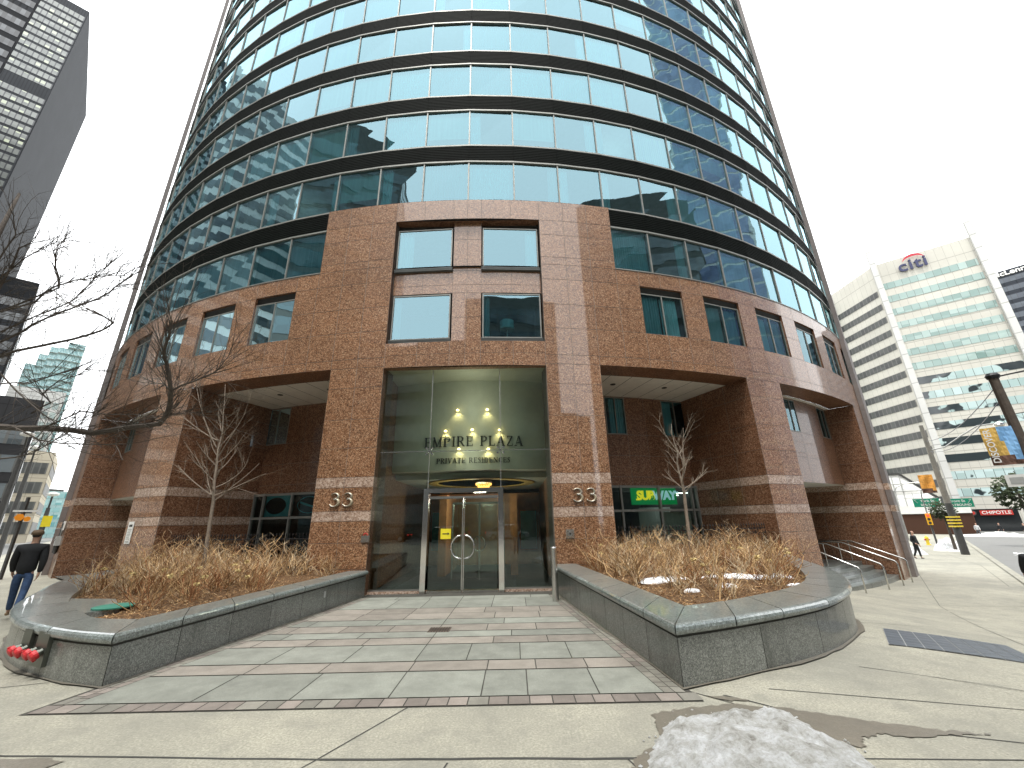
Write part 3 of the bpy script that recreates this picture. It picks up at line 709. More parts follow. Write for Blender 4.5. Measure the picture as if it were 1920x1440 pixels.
# ---- pillars, reveals, soffits, back walls
for sg in (-1, 1):
    zz = Zc if sg < 0 else ZcR
    p = MB(); patch(p, arc(RG), [sg*2.86, sg*3.85, sg*4.84], Zc, band)
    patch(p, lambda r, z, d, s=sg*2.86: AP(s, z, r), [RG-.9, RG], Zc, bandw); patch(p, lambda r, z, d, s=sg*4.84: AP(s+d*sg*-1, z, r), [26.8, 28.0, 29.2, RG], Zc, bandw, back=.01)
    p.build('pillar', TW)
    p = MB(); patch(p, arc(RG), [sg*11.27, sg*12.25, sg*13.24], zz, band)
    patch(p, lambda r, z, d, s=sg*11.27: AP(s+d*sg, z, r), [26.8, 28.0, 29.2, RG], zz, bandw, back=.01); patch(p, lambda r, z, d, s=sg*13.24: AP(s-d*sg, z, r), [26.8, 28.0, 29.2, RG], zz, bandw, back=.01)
    p.build('pillar', TW)
    p = MB(); patch(p, arc(RG), [sg*20.45, sg*21.5, sg*22.45, sg*23.4, sg*24.4, sg*25.4], zz, band)
    patch(p, lambda r, z, d, s=sg*20.45: AP(s+d*sg, z, r), [26.8, 28.0, 29.2, RG], zz, bandw, back=.01)
    p.build('pillar', TW)
    # beam undersides, ceilings
    for a, b in ((4.84, 11.27), (13.24, 20.45)):
        n = 12; q = MB()
        for k in range(n):
            u, v = sg*lerp(a, b, k/n), sg*lerp(a, b, (k+1)/n)
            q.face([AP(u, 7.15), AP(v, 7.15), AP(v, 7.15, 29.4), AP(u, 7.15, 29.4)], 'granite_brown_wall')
        q.build('beam', TW)
    for a, b in ((4.84, 11.27), (13.24, 20.45)):
        q = MB(); n = 7
        patch(q, lambda s, r, d: AP(s, 7.152+d*.3, r), [sg*lerp(a-.12, b+.12, k/n) for k in range(n+1)], [26.6, 29.39], 'ceiling_cream', gap=.012, back=.01, joint='joint_dark')
        co = q.build('ceiling', TW)
        q = MB()
        for f in ((.22, .62) if a < 5 else (.3, .7)):
            c = AP(sg*lerp(a, b, f), 7.148, 28.4); q.lathe(c, [(.11, -.01), (.11, .004)], 'louvre_dark', 14)
        q.build('downlight', co)
    # bay 1: granite over a shopfront
    def hole(lst): return lambda u, z: any(p < abs(u) < q_ and z0 < z < z1 for p, q_, z0, z1 in lst)
    q = MB(); patch(q, arc(26.8), [sg*x for x in (4.84, 6.6, 7.7, 8.8, 9.9, 11.5, 13)], [3.24, 3.6, 4.5, 5.42, 7.12, 7.25], 'granite_brown_wall', skip=hole([(6.6, 7.7, 5.42, 7.12), (9.9, 11.5, 5.42, 7.12)])); q.build('back_wall', TW)
    q = MB()
    for k in range(6): q.face([AP(sg*lerp(4.7, 13.3, k/6), 0.02, RG-.1), AP(sg*lerp(4.7, 13.3, (k+1)/6), .02, RG-.1), AP(sg*lerp(4.7, 13.3, (k+1)/6), .02, 26.7), AP(sg*lerp(4.7, 13.3, k/6), .02, 26.7)], 'granite_grey')
    q.build('bay_floor', TW)
    # bay 2
    q = MB(); patch(q, arc(29.2), [sg*x for x in (13.0, 14.3, 15.45, 16.5, 17.8, 19.0, 20.2, 21.2)], [3.28, 4.4, 5.55, 7.1, 7.25], 'granite_brown_wall', skip=hole([(15.45, 16.5, 5.55, 7.1), (19.0, 20.2, 5.55, 7.1)])); q.build('back_wall', TW)
    q = MB(); patch(q, arc(26.8), [sg*x for x in (20.0, 20.7, 21.4)], [-.2, 2.0, 2.3, 3.03, 3.3], bandw); q.build('back_wall', TW)
    q = MB()
    for k in range(8): 
        u, v = sg*lerp(13.2, 20.6, k/8), sg*lerp(13.2, 20.6, (k+1)/8); q.face([AP(u, 3.28, 29.2), AP(v, 3.28, 29.2), AP(v, 3.28, 26.6), AP(u, 3.28, 26.6)], 'ceiling_cream')
    q.build('ceiling', TW)
    # windows high in the recess walls
    for a, b, z0, z1, R in ((6.6, 7.7, 5.42, 7.12, 26.78), (9.9, 11.5, 5.42, 7.12, 26.78), (15.45, 16.5, 5.55, 7.1, 29.18), (19.0, 20.2, 5.55, 7.1, 29.18)):
        casement(sg*a, sg*b, z0, z1, R, [(0, .5, cg)] if a > 9 else [(.3, 1, cg)], louv=0, rv=False)
    # dark glazed doors in bay 2
    d = MB(); s0_, s1_ = sg*14.0, sg*20.0
    for k in range(5):
        u = lerp(s0_, s1_, k/4); arcbox(d, u-.035, u+.035, -.2, 3.28, 26.92, 26.82, 'frame_grey')
    arcbox(d, s0_, s1_, 2.3, 2.38, 26.92, 26.82, 'frame_grey', 4)
    dd = d.build('door_frame', TW); d = MB()
    for k in range(4): d.face([AP(lerp(s0_, s1_, k/4), -.2, 26.86), AP(lerp(s0_, s1_, (k+1)/4), -.2, 26.86), AP(lerp(s0_, s1_, (k+1)/4), 3.28, 26.86), AP(lerp(s0_, s1_, k/4), 3.28, 26.86)], 'glass_shop')
    d.build('pane', dd); d = MB(); room(d, s0_, s1_, -.2, 3.3, 26.8, 24.5); d.build('room', dd)
# shopfronts of bay 1
def shop(sg, verts, zr, ztop, zbot):
    d = MB()
    for u in verts: arcbox(d, u-.045, u+.045, zbot, ztop, 26.95, 26.82, 'frame_metal')
    for z in (zbot, zr, ztop-.1): arcbox(d, verts[0], verts[-1], z, z+.09, 26.94, 26.83, 'frame_metal', 5)
    o = d.build('shop_window', TW); d = MB()
    for k in range(len(verts)-1): d.face([AP(verts[k], zbot, 26.87), AP(verts[k+1], zbot, 26.87), AP(verts[k+1], ztop, 26.87), AP(verts[k], ztop, 26.87)], 'glass_shop')
    d.build('pane', o); d = MB()
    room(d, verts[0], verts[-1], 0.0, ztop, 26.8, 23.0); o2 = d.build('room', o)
    return o
SHR = shop(1, [4.9, 6.94, 8.99, 10.9, 11.26], 2.18, 3.24, .25)
SHL = shop(-1, [-11.26, -10.6, -8.86, -7.0, -4.9], 2.18, 3.24, .25)
d = MB(); c = AP(10.7, 0, 24.6); d.box(c.x-.9, c.x+.7, c.y-.3, c.y+1.2, .1, 2.4, 'curtain_grey')
for k in range(4): 
    p = AP(10.75, 2.95-.06*k, 26.2-.6*k); d.box(p.x-.45, p.x+.45, p.y-.06, p.y+.06, p.z, p.z+.03, 'lamp_white')
d.build('ceiling_light', SHR)
d = MB(); a, b = 9.1, 10.85
d.face([AP(a, .5, 26.7), AP(b, .5, 26.7), AP(b, 2.15, 26.7), AP(a, 2.15, 26.7)], 'blind_cream'); d.build('blind', SHR)
# the sandwich-shop sign behind the glass
d = MB(); n_ = Vector((sin((8.85+S0)/RG), -cos((8.85+S0)/RG), 0)); M = face_M(AP(8.85, 2.8, 26.72), n_)
d.box(-1.12, 1.12, -.34, .34, -.05, 0, 'sub_green', M)
for wds, xx, mm in (('SUB', -.44, 'sub_yellow'), ('WAY', .50, 'sub_white')): text_mesh(d, wds, .50, M @ Matrix.Translation((xx, 0.02, .03)) @ Matrix.Rotation(0, 4, 'Z'), mm, .03, .022, .96)
d.box(-.92, -.78, -.16, -.10, .015, .045, 'sub_yellow', M); d.box(1.05, 1.2, .13, .19, .015, .045, 'sub_white', M)
tag(d.build('shop_sign'), 'green shop sign reading SUBWAY in yellow and white letters behind the right shop window', 'sign')
# left shopfront: teal posters with black ovals
for k, (u, dark) in enumerate(((-9.95, 0), (-8.0, 1), (-6.05, 0))):
    n_ = Vector((sin((u+S0)/RG), -cos((u+S0)/RG), 0)); M = face_M(AP(u, 2.73, 26.76), n_); d = MB()
    d.box(-.8, .8, -.44, .44, -.02, 0, 'poster_black' if dark else 'poster_teal', M)
    N = 28; V = [M @ Vector((.56*cos(2*pi*i/N), .34*sin(2*pi*i/N), .006)) for i in range(N)]
    if dark:
        W = [M @ Vector((.53*cos(2*pi*i/N), .315*sin(2*pi*i/N), .006)) for i in range(N)]
        d.poly(V+W, [(i, (i+1) % N, N+(i+1) % N, N+i) for i in range(N)], 'poster_teal'); d.box(-.45, .4, -.06, .02, .004, .010, 'poster_teal', M @ Matrix.Rotation(-.3, 4, 'Z'))
    else: d.poly(V, [tuple(range(N))], 'poster_black')
    tag(d.build('window_poster'), ['teal window panel with a black oval, leftmost in the left shop window', 'black window panel with a thin outlined oval in the middle of the left shop window', 'teal window panel with a black oval beside the left entrance pillar'][k], 'window panel')

# ---- entrance: glass wall, doors, lobby
YE = 13.56
d = MB(); d.box(-4.62, 1.30, YE-.06, YE+.14, -.14, -.03, 'granite_pale'); d.build('threshold', TW)
d = MB()
sh = MB()
for x0, x1 in ((-4.62, -2.80), (-2.80, -.43), (-.43, 1.30)):
    for z0, z1 in ((.0, 4.16), (4.17, 7.12)):
        if x0 == -2.80 and z0 < 1: z0 = 2.93
        e = random.uniform(-.004, .004); d.face([(x0+.01, YE+e, z0), (x1-.01, YE-e, z0), (x1-.01, YE-e, z1), (x0+.01, YE+e, z1)], 'glass_clear')
eg = d.build('entrance_glazing', TW)
d = MB()
d.box(-4.62, -2.86, YE-.03, YE+.03, -.03, .02, 'steel_dull'); d.box(-.36, 1.30, YE-.03, YE+.03, -.03, .02, 'steel_dull')
for x in (-2.80, -.43): d.bar((x, YE, 2.95), (x, YE, 7.12), .022, .03, 'steel_dull', up=Vector((0, 1, 0)))
d.bar((-4.6, YE, 4.165), (1.3, YE, 4.165), .025, .02, 'stainless')
for x in (-2.80, -.43):
    for dx in (-.09, .09):
        for dz in (-.09, .09): d.lathe((x+dx, YE-.05, 4.165+dz), [(.035, -.02), (.04, 0), (.035, .02)], 'stainless', 10, Matrix.Rotation(pi/2, 4, 'X'))
    d.bar((x-.12, YE-.04, 4.285), (x+.12, YE-.04, 4.045), .025, .025, 'stainless'); d.bar((x-.12, YE-.04, 4.045), (x+.12, YE-.04, 4.285), .025, .025, 'stainless')
d.build('glazing_bar', eg)
d = MB(); d.box(-4.7, 1.35, YE+.1, 18.4, 7.14, 7.2, 'lobby_wall'); d.box(-4.72, 1.38, YE-.2, YE+.12, 7.125, 7.3, 'granite_brown_wall')
d.face([AP(-2.86, 7.08), AP(2.86, 7.08), (1.4, YE, 7.08), (-4.6, YE, 7.08)], 'granite_brown_wall'); d.build('lobby_ceiling', TW)
d = MB()
for x, w_ in ((-2.88, .16), (-.51, .16)):
    d.box(x, x+w_, YE-.22, YE+.02, -.12, 2.94, 'chrome')
d.box(-2.72, -.51, YE-.20, YE+.0, 2.80, 2.94, 'chrome'); d.box(-2.70, -.53, YE-.12, YE-.02, 2.66, 2.70, 'steel_dull'); d.box(-2.72, -.51, YE-.14, YE-.02, -.125, -.105, 'stainless')
df = d.build('door_frame', TW)
for sg, x0, x1 in ((-1, -2.70, -1.63), (1, -1.61, -.53)):
    d = MB(); d.face([(x0+.03, YE-.08, -.04), (x1-.03, YE-.08, -.04), (x1-.03, YE-.08, 2.64), (x0+.03, YE-.08, 2.64)], 'glass_clear')
    d.box(x0, x1, YE-.10, YE-.06, -.10, -.03, 'stainless'); d.box(x0, x1, YE-.10, YE-.06, 2.62, 2.66, 'stainless')
    xe = x1-.03 if sg < 0 else x0; d.box(xe, xe+.03, YE-.10, YE-.06, -.03, 2.62, 'stainless'); dl = d.build('door', TW)
    d = MB(); xm = -1.62+sg*.07; A = [(xm+sg*.27*sin(pi*i/14)*1.05, YE-.17, 1.18+.33*cos(pi*i/14)) for i in range(15)]
    A = [(xm, YE-.08, A[0][2])]+A+[(xm, YE-.08, A[-1][2])]; d.tube(A, .028, 'chrome', 8); d.build('handle', dl, smooth=True)
# inner doors of the vestibule
d = MB()
for x in (-2.35, -1.35, -.45): d.box(x, x+.06, 16.0, 16.06, -.05, 2.6, 'steel_dull')
d.box(-2.35, -.39, 16.0, 16.06, 2.55, 2.62, 'steel_dull'); d.face([(-2.3, 16.03, 0), (-.42, 16.03, 0), (-.42, 16.03, 2.55), (-2.3, 16.03, 2.55)], 'glass_clear')
d.tube([(-1.32+.22*sin(2*pi*i/20), 15.93, 1.15+.26*cos(2*pi*i/20)) for i in range(21)], .02, 'chrome', 6); d.build('inner_door', TW)
d = MB(); d.box(-4.7, 1.4, YE+.1, 22, -.16, -.1, 'lobby_floor')
for x in (-4.66, 1.34): d.box(x-.06, x+.06, YE+.15, 22, -.1, 7.14, 'granite_brown_wall')
d.build('lobby_floor', TW)
d = MB(); d.box(-4.6, 1.3, 21.9, 22, -.1, 3.5, 'lobby_wood'); d.box(-3.1, -2.8, 17.5, 21, -.1, 3.0, 'lobby_wood'); d.box(-.2, .1, 17.5, 21, -.1, 3.0, 'lobby_wood')
for x0, x1 in ((-4.2, -3.3), (.3, 1.1)): d.box(x0, x1, 21.8, 21.88, .6, 2.4, 'poster_teal')
d.build('lobby_wall', TW)
# curved fascia carrying the name (vertical cylinder wall from z 3.7 up)
def FA(u, z, R=9.0, d=0): th = u/R; return Vector((-1.5+(R-d)*sin(th), 15.0+R-(R-d)*cos(th), z))
d = MB(); n = 20
for k in range(n):
    a, b = lerp(-3.3, 3.0, k/n), lerp(-3.3, 3.0, (k+1)/n)
    d.face([FA(a, 3.72), FA(b, 3.72), FA(b, 7.14), FA(a, 7.14)], 'lobby_wall'); d.face([FA(a, 3.72), FA(b, 3.72), FA(b, 3.72, 9, 1.2), FA(a, 3.72, 9, 1.2)], 'lobby_wall')
d.build('lobby_fascia', TW)
d = MB(); d.box(-4.6, 1.3, 16.1, 21.9, 3.5, 3.8, 'lobby_wall'); d.box(-4.66, 1.34, 21.9, 22, 3.3, 7.2, 'lobby_wall')
N = 30; d.lathe((-1.4, 18.0, 3.44), [(2.3, .05), (2.25, .02), (1.9, .02), (1.85, .05)], 'banner_gold', 36); d.build('lobby_ceiling', TW)
# serif capitals for the lobby name
def serif(mb, txt, size, fnM, mat, gap=.16):
    T, t, sv = .16, .055, .10           # stem, hairline, serif
    def st(x, y0=0, y1=1, w_=T): return [((x, y0), (x, y1), w_)]
    def srf(x, y, w_=.17): return [((x-w_, y), (x+w_, y), t)]
    GL = {
        'E': (.66, st(.14)+srf(.14, .025, .14)+srf(.14, .975, .14)+[((.14, .975), (.62, .975), t), ((.14, .5), (.48, .5), t), ((.14, .025), (.64, .025), t), ((.60, .80), (.60, 1), t), ((.62, 0), (.62, .22), t), ((.48, .40), (.48, .60), t)]),
        'M': (1.0, st(.14, w_=t)+st(.84)+[((.16, 1), (.48, .04), T), ((.50, .04), (.84, 1), t)]+srf(.12, .025, .13)+srf(.84, .025, .16)+srf(.10, .975, .10)+srf(.88, .975, .12)),
        'P': (.68, st(.14)+srf(.14, .025, .15)+srf(.12, .975, .12)+[((.14, .975), (.42, .975), t), ((.42, .975), (.57, .87), .10), ((.57, .87), (.59, .73), T), ((.59, .73), (.56, .58), .13), ((.56, .58), (.40, .48), .08), ((.40, .48), (.14, .48), t)]),
        'I': (.36, st(.18)+srf(.18, .025, .17)+srf(.18, .975, .17)),
        'R': (.78, st(.14)+srf(.14, .025, .15)+srf(.12, .975, .12)+[((.14, .975), (.42, .975), t), ((.42, .975), (.56, .87), .10), ((.56, .87), (.58, .74), T), ((.58, .74), (.55, .60), .13), ((.55, .60), (.38, .51), .08), ((.38, .51), (.14, .51), t), ((.36, .50), (.68, .03), T)]+srf(.70, .025, .09)),
        'L': (.62, st(.14)+srf(.14, .025, .14)+srf(.14, .975, .15)+[((.14, .025), (.60, .025), t), ((.58, 0), (.58, .22), t)]),
        'A': (.84, [((.10, .02), (.40, 1), t), ((.42, 1), (.72, .02), T), ((.22, .34), (.62, .34), t)]+srf(.10, .025, .11)+srf(.72, .025, .13)),
        'Z': (.68, [((.08, .975), (.60, .975), t), ((.58, .96), (.10, .04), T), ((.06, .025), (.62, .025), t), ((.10, .80), (.10, 1), t), ((.60, 0), (.60, .22), t)]),
        'V': (.80, [((.12, .98), (.40, .02), T), ((.42, .02), (.68, .98), t)]+srf(.12, .975, .13)+srf(.68, .975, .11)),
        'T': (.70, st(.34)+srf(.34, .025, .15)+[((.04, .975), (.64, .975), t), ((.06, .78), (.06, 1), t), ((.62, .78), (.62, 1), t)]),
        'S': (.58, [((.47, .88), (.36, .97), t), ((.36, .97), (.20, .95), .08), ((.20, .95), (.11, .80), .11), ((.11, .80), (.17, .63), .13), ((.17, .63), (.40, .42), T), ((.40, .42), (.47, .24), .13), ((.47, .24), (.38, .06), .11), ((.38, .06), (.20, .03), t), ((.20, .03), (.08, .14), t), ((.48, .78), (.48, .98), t), ((.08, .02), (.08, .25), t)]),
        'D': (.80, st(.14)+srf(.12, .025, .12)+srf(.12, .975, .12)+[((.14, .975), (.42, .975), t), ((.42, .975), (.60, .84), .11), ((.60, .84), (.67, .60), .15), ((.67, .60), (.67, .38), T), ((.67, .38), (.59, .15), .14), ((.59, .15), (.42, .025), .09), ((.42, .025), (.14, .025), t)]),
        'N': (.90, st(.14, w_=t)+st(.76, w_=t)+[((.14, .98), (.76, .04), T)]+srf(.14, .025, .12)+srf(.10, .975, .10)+srf(.76, .975, .12)),
        'C': (.74, [((.64, .80), (.52, .95), t), ((.52, .95), (.34, .97), .06), ((.34, .97), (.17, .84), .11), ((.17, .84), (.09, .60), .15), ((.09, .60), (.10, .36), T), ((.10, .36), (.20, .13), .13), ((.20, .13), (.40, .02), .08), ((.40, .02), (.58, .07), t), ((.58, .07), (.67, .22), t), ((.65, .72), (.65, .98), t)]),
        ' ': (.42, [])}
    W = sum(GL[c][0]+gap for c in txt)-gap; x = -W/2
    for c in txt:
        wd, S_ = GL[c]
        for (x0, y0), (x1, y1), w_ in S_:
            a = Vector(((x+x0), y0)); b = Vector(((x+x1), y1)); dd_ = (b-a).normalized(); r = Vector((dd_.y, -dd_.x))*w_/2; e = dd_*min(.02, w_*.2)
            Q = [a-r-e, a+r-e, b+r+e, b-r+e]; F = [fnM(q.x*size, q.y*size, 0) for q in Q]; B = [fnM(q.x*size, q.y*size, .03) for q in Q]
            mb.poly(F+B, [(0, 1, 2, 3), (0, 4, 5, 1), (1, 5, 6, 2), (2, 6, 7, 3), (3, 7, 4, 0)], mat)
        x += wd+gap
d = MB(); serif(d, 'EMPIRE PLAZA', .37, lambda x, y, k: FA(x+.02, 4.57+y, 9.0, -.05+k), 'letter_dark')
serif(d, 'PRIVATE RESIDENCES', .185, lambda x, y, k: FA(x+.02, 3.96+y, 9.0, -.05+k), 'letter_dark'); 
tag(d.build('lobby_sign'), 'dark serif letters reading EMPIRE PLAZA PRIVATE RESIDENCES on the curved lobby fascia', 'sign')
for k, (x, z) in enumerate(((-2.08, 5.92), (-.96, 5.92), (-2.52, 5.13), (-1.52, 5.15), (-.5, 5.13), (-2.0, 4.44), (-.92, 4.42))):
    y = FA(x+1.5, z).y-.14; d = MB(); d.lathe((x, y, z), [(.05, -.01), (.05, .03), (.03, .05)], 'lamp_warm', 10); d.bar((x, y, z+.03), (x, y+.13, z+.03), .02, .02, 'steel_dull'); d.build('wall_light', TW)
    L = bpy.data.lights.new('wall_light_glow', 'SPOT'); L.energy = 9; L.color = (1, .75, .35); L.spot_size = radians(120); L.spot_blend = .8; L.shadow_soft_size = .04
    lo = bpy.data.objects.new('wall_light_glow', L); COL.objects.link(lo); lo.location = (x, y-.0, z-.03); lo.rotation_euler = (radians(25), 0, 0)
for x, y, z, e in ((-1.5, 14.0, 6.0, 22), (-1.4, 17.2, 2.7, 130), (-1.6, 14.3, 4.2, 14)):
    L = bpy.data.lights.new('lobby_lamp_glow', 'POINT'); L.energy = e; L.color = (1, .93, .78); L.shadow_soft_size = .25; lo = bpy.data.objects.new('lobby_lamp_glow', L); COL.objects.link(lo); lo.location = (x, y, z)
ch = thing('chandelier', 'gold crystal chandelier hanging above the lobby doors', 'chandelier', (-1.2, 16.4, 3.46))
d = MB(); d.tube([(0, 0, .04), (0, 0, -.1)], .012, 'bronze_letter', 6); d.lathe((0, 0, 0), [(.05, -.12), (.32, -.1), (.34, -.06), (.05, -.05)], 'bronze_letter', 20); d.build('frame', ch)
for r, z in ((.30, -.12), (.22, -.2), (.13, -.28)):
    d = MB()
    for i in range(20): a = 2*pi*i/20; d.lathe((r*cos(a), r*sin(a), z), [(.0, -.09), (.018, -.05), (.018, 0)], 'crystal_gold', 5)
    d.build('crystal_ring', ch)
# numerals 33 on both inner pillars
def three(mb, M, h, mat, dx):
    A = []
    for cy_, r, a0, a1 in ((.735, .235, 155, -95), (.29, .285, 95, -155)):
        for i in range(15): a = radians(lerp(a0, a1, i/14)); A.append((dx+r*1.28*cos(a)*h, (cy_+r*sin(a))*h))
    R = [.035+.035*max(0, cos(radians(lerp(155, -95, i/14)))) for i in range(15)]+[.04+.045*max(0, cos(radians(lerp(95, -155, i/14)))) for i in range(15)]
    for s_, mt, zz in ((1.35, 'bronze_letter', .02), (.55, 'steel_dull', .045)):
        mb.tube([M @ Vector((x, y, zz)) for x, y in A], [r*h*s_ for r in R], mt, 8)
for s, lab in ((-3.86-.03, 'left'), (3.86+.02, 'right')):
    n_ = Vector((sin((s+S0)/RG), -cos((s+S0)/RG), 0)); M = face_M(AP(s, 2.45, RG), n_); d = MB()
    three(d, M, .42, 'bronze_letter', -.22); three(d, M, .42, 'bronze_letter', .22); d.build('street_number', TW, smooth=True)
# yellow arrow notice on the door
d = MB(); d.box(-2.32, -2.0, YE-.115, YE-.105, 1.42, 1.72, 'yellow_sign'); d.box(-2.26, -2.10, YE-.12, YE-.117, 1.56, 1.585, 'letter_dark'); d.face([(-2.10, YE-.12, 1.53), (-2.10, YE-.12, 1.615), (-2.04, YE-.12, 1.572)], 'letter_dark')
tag(d.build('arrow_notice'), 'yellow square notice with a black right-pointing arrow on the left entrance door', 'notice')
# entry panels
for s, z, lab, k in ((-2.96, 1.48, 'small steel card reader with a pinkish round top on the left entrance pillar', 0), (3.34, 1.5, 'square steel intercom plate with a round grille on the right entrance pillar', 1)):
    n_ = Vector((sin((s+S0)/RG), -cos((s+S0)/RG), 0)); M = face_M(AP(s, z, RG), n_); d = MB(); d.box(-.13, .13, -.13 if k else -.1, .13 if k else .09, 0, .04, 'stainless', M)
    if k:
        d.lathe((0, 0, 0), [(.075, .04), (.075, .055), (.05, .055), (.05, .05)], 'steel_dull', 18, M); d.lathe((0, 0, 0), [(.03, .04), (.03, .06)], 'letter_dark', 12, M)
    else: d.tube([M @ Vector((.06*cos(a), .09+.07*sin(a), .03)) for a in [pi*i/10 for i in range(11)]], .014, 'red_cap', 6)
    tag(d.build('intercom_panel'), lab, 'intercom')

# ================================================================== planters
def offset_poly(P, d):
    out = []
    for i, p in enumerate(P):
        a = P[max(i-1, 0)]; b = P[min(i+1, len(P)-1)]; t = (Vector(b)-Vector(a)).normalized() if i not in (0, len(P)-1) else (Vector(P[min(i+1, len(P)-1)])-Vector(P[max(i-1, 0)])).normalized()
        n = Vector((t.y, -t.x)); out.append(Vector(p)+n*d)
    return out
def densify(P, step=.35):
    out = []
    for i in range(len(P)-1):
        a, b = Vector(P[i]), Vector(P[i+1]); n = max(1, int((b-a).length/step))
        out += [a.lerp(b, k/n) for k in range(n)]
    return out+[Vector(P[-1])]
def smooth_arc(P, n=26):                      # Catmull-Rom through the points
    out = []; P = [Vector(p) for p in P]; Q = [P[0]*2-P[1]]+P+[P[-1]*2-P[-2]]
    m = max(2, n//(len(P)-1))
    for i in range(1, len(Q)-2):
        for k in range(m):
            t = k/m; a, b, c, d = Q[i-1:i+3]
            out.append(.5*((2*b)+(c-a)*t+(2*a-5*b+4*c-d)*t*t+(3*b-a-3*c+d)*t**3))
    return out+[P[-1]]
def planter(label, straightO, straightI, arcO, arcI, ztop, jointstep, flip, soil_z):
    root = thing('planter', label, 'planter', (straightO[0][0], straightO[0][1], 0)); root.location = (0, 0, 0)
    for nm, O, I in (('wall', straightO, straightI), ('wall', arcO, arcI)):
        pass
    zc = ztop-.115; OW = []
    aO = smooth_arc(arcO); aI = smooth_arc(arcI); sO = densify(straightO, .9); sI = [Vector(straightI[0]).lerp(Vector(straightI[1]), k/(len(sO)-1)) for k in range(len(sO))]
    for O, I, curved in ((sO, sI, 0), (aO, aI, 1)):
        mb = MB(); acc = 0; seg = []
        # wall panels, cut at joints; each carries a dark recessed shadow line under the coping
        j = 0
        for i in range(len(O)-1):
            a, b = O[i], O[i+1]; d = (b-a); L = d.length; d.normalize(); acc += L
            cutb = (not curved) or acc > jointstep
            g0 = .006 if (not curved or i == 0 or cut_prev) else 0; g1 = .006 if cutb else 0
            if cutb: acc = 0
            cut_prev = cutb
            p, q = a+d*g0, b-d*g1; ins = Vector((0, 0))
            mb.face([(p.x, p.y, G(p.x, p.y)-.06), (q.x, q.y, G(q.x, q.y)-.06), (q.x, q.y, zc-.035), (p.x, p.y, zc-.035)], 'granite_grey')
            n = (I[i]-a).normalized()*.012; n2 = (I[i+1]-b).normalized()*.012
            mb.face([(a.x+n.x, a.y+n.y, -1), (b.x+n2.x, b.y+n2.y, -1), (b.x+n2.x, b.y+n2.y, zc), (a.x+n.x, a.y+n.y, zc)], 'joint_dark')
        mb.build('wall', root)
        mb = MB(); acc = 0; cut_prev = True
        for i in range(len(O)-1):
            def sec(o, inn):
                u = (o-inn).normalized(); e = o+u*.04
                return [(o+u*.0, zc), (e, zc), (e+u*.022, zc+.018), (e+u*.032, zc+.05), (e+u*.024, zc+.082), (e-u*.004, zc+.105), (e-u*.05, ztop), (inn, ztop), (inn, zc-.1)]
            a, b = O[i], O[i+1]; ia, ib = I[i], I[i+1]; acc += (b-a).length; cutb = (not curved) or acc > jointstep*.8
            if cutb: acc = 0
            f0 = .010/max(.01, (b-a).length) if cut_prev else 0; f1 = 1-(.010/max(.01, (b-a).length) if cutb else 0); cut_prev = cutb
            S_, T_ = sec(a.lerp(b, f0), ia.lerp(ib, f0)), sec(a.lerp(b, f1), ia.lerp(ib, f1)); V = [(p.x, p.y, z) for p, z in S_+T_]; m = len(S_)
            mb.poly(V, [(k, k+1, m+k+1, m+k) for k in range(m-1)]+[tuple(range(m-1, -1, -1)), tuple(range(m, 2*m))], 'granite_coping')
            V = [(p.x, p.y, ztop-.012) for p in (a, b, ib, ia)]; mb.poly(V, [(0, 1, 2, 3)], 'joint_dark')
        mb.build('coping', root)
    # soil
    ring = [Vector(p) for p in sI][:-1]+list(aI); mb = MB()
    x0, x1 = min(p.x for p in ring)-.1, max(p.x for p in ring)+.1; y0, y1 = min(p.y for p in ring)-.1, max(p.y for p in ring)+.1
    def inside(x, y, poly=ring):
        c = False; n = len(poly)
        for i in range(n):
            a, b = poly[i], poly[(i+1) % n]
            if (a.y > y) != (b.y > y) and x < (b.x-a.x)*(y-a.y)/(b.y-a.y)+a.x: c = not c
        return c
    def edge_d(x, y):
        p = Vector((x, y)); best = 9
        for i in range(len(ring)-1):
            a, b = ring[i], ring[i+1]; t = max(0, min(1, (p-a).dot(b-a)/max(1e-9, (b-a).length_squared))); best = min(best, (p-a-(b-a)*t).length)
        return best
    def sz(x, y): e = min(1, edge_d(x, y)/1.2); return soil_z-.05+.12*e+.035*noise.noise((x*2.2, y*2.2, 0))
    step = .16; nx = int((x1-x0)/step)+1; ny = int((y1-y0)/step)+1; idx = {}; V = []
    for j in range(ny):
        for i in range(nx):
            x, y = x0+i*step, y0+j*step
            if inside(x, y) or edge_d(x, y) < step*1.3: idx[i, j] = len(V); V.append((x, y, sz(x, y) if inside(x, y) else soil_z-.09))
    F = [(idx[i, j], idx[i+1, j], idx[i+1, j+1], idx[i, j+1]) for j in range(ny-1) for i in range(nx-1) if all(k in idx for k in ((i, j), (i+1, j), (i+1, j+1), (i, j+1)))]
    mb.poly(V, F, 'mulch_soil'); mb.build('soil', root, smooth=True)
    mb = MB(); rnd = random.Random(3); cnt = 0
    while cnt < 15000:
        x, y = rnd.uniform(x0, x1), rnd.uniform(y0, y1)
        if rnd.random() > min(1, (9.2/max(7, y))**2.5) or not inside(x, y): continue
        cnt += 1; L = rnd.uniform(.02, .075); a = rnd.uniform(0, 2*pi); t = rnd.uniform(-.5, .5); wd = rnd.uniform(.004, .012); c = Vector((x, y, sz(x, y)+.012+rnd.random()*.02))
        u = Vector((cos(a)*cos(t), sin(a)*cos(t), sin(t)))*L/2; v = Vector((-sin(a), cos(a), rnd.uniform(-.5, .5)))*wd/2
        mb.face([c-u-v, c+u-v, c+u+v, c-u+v], 'mulch_chip')
    o = mb.build('mulch', root); o['kind'] = 'stuff'
    return root, inside, edge_d, sz
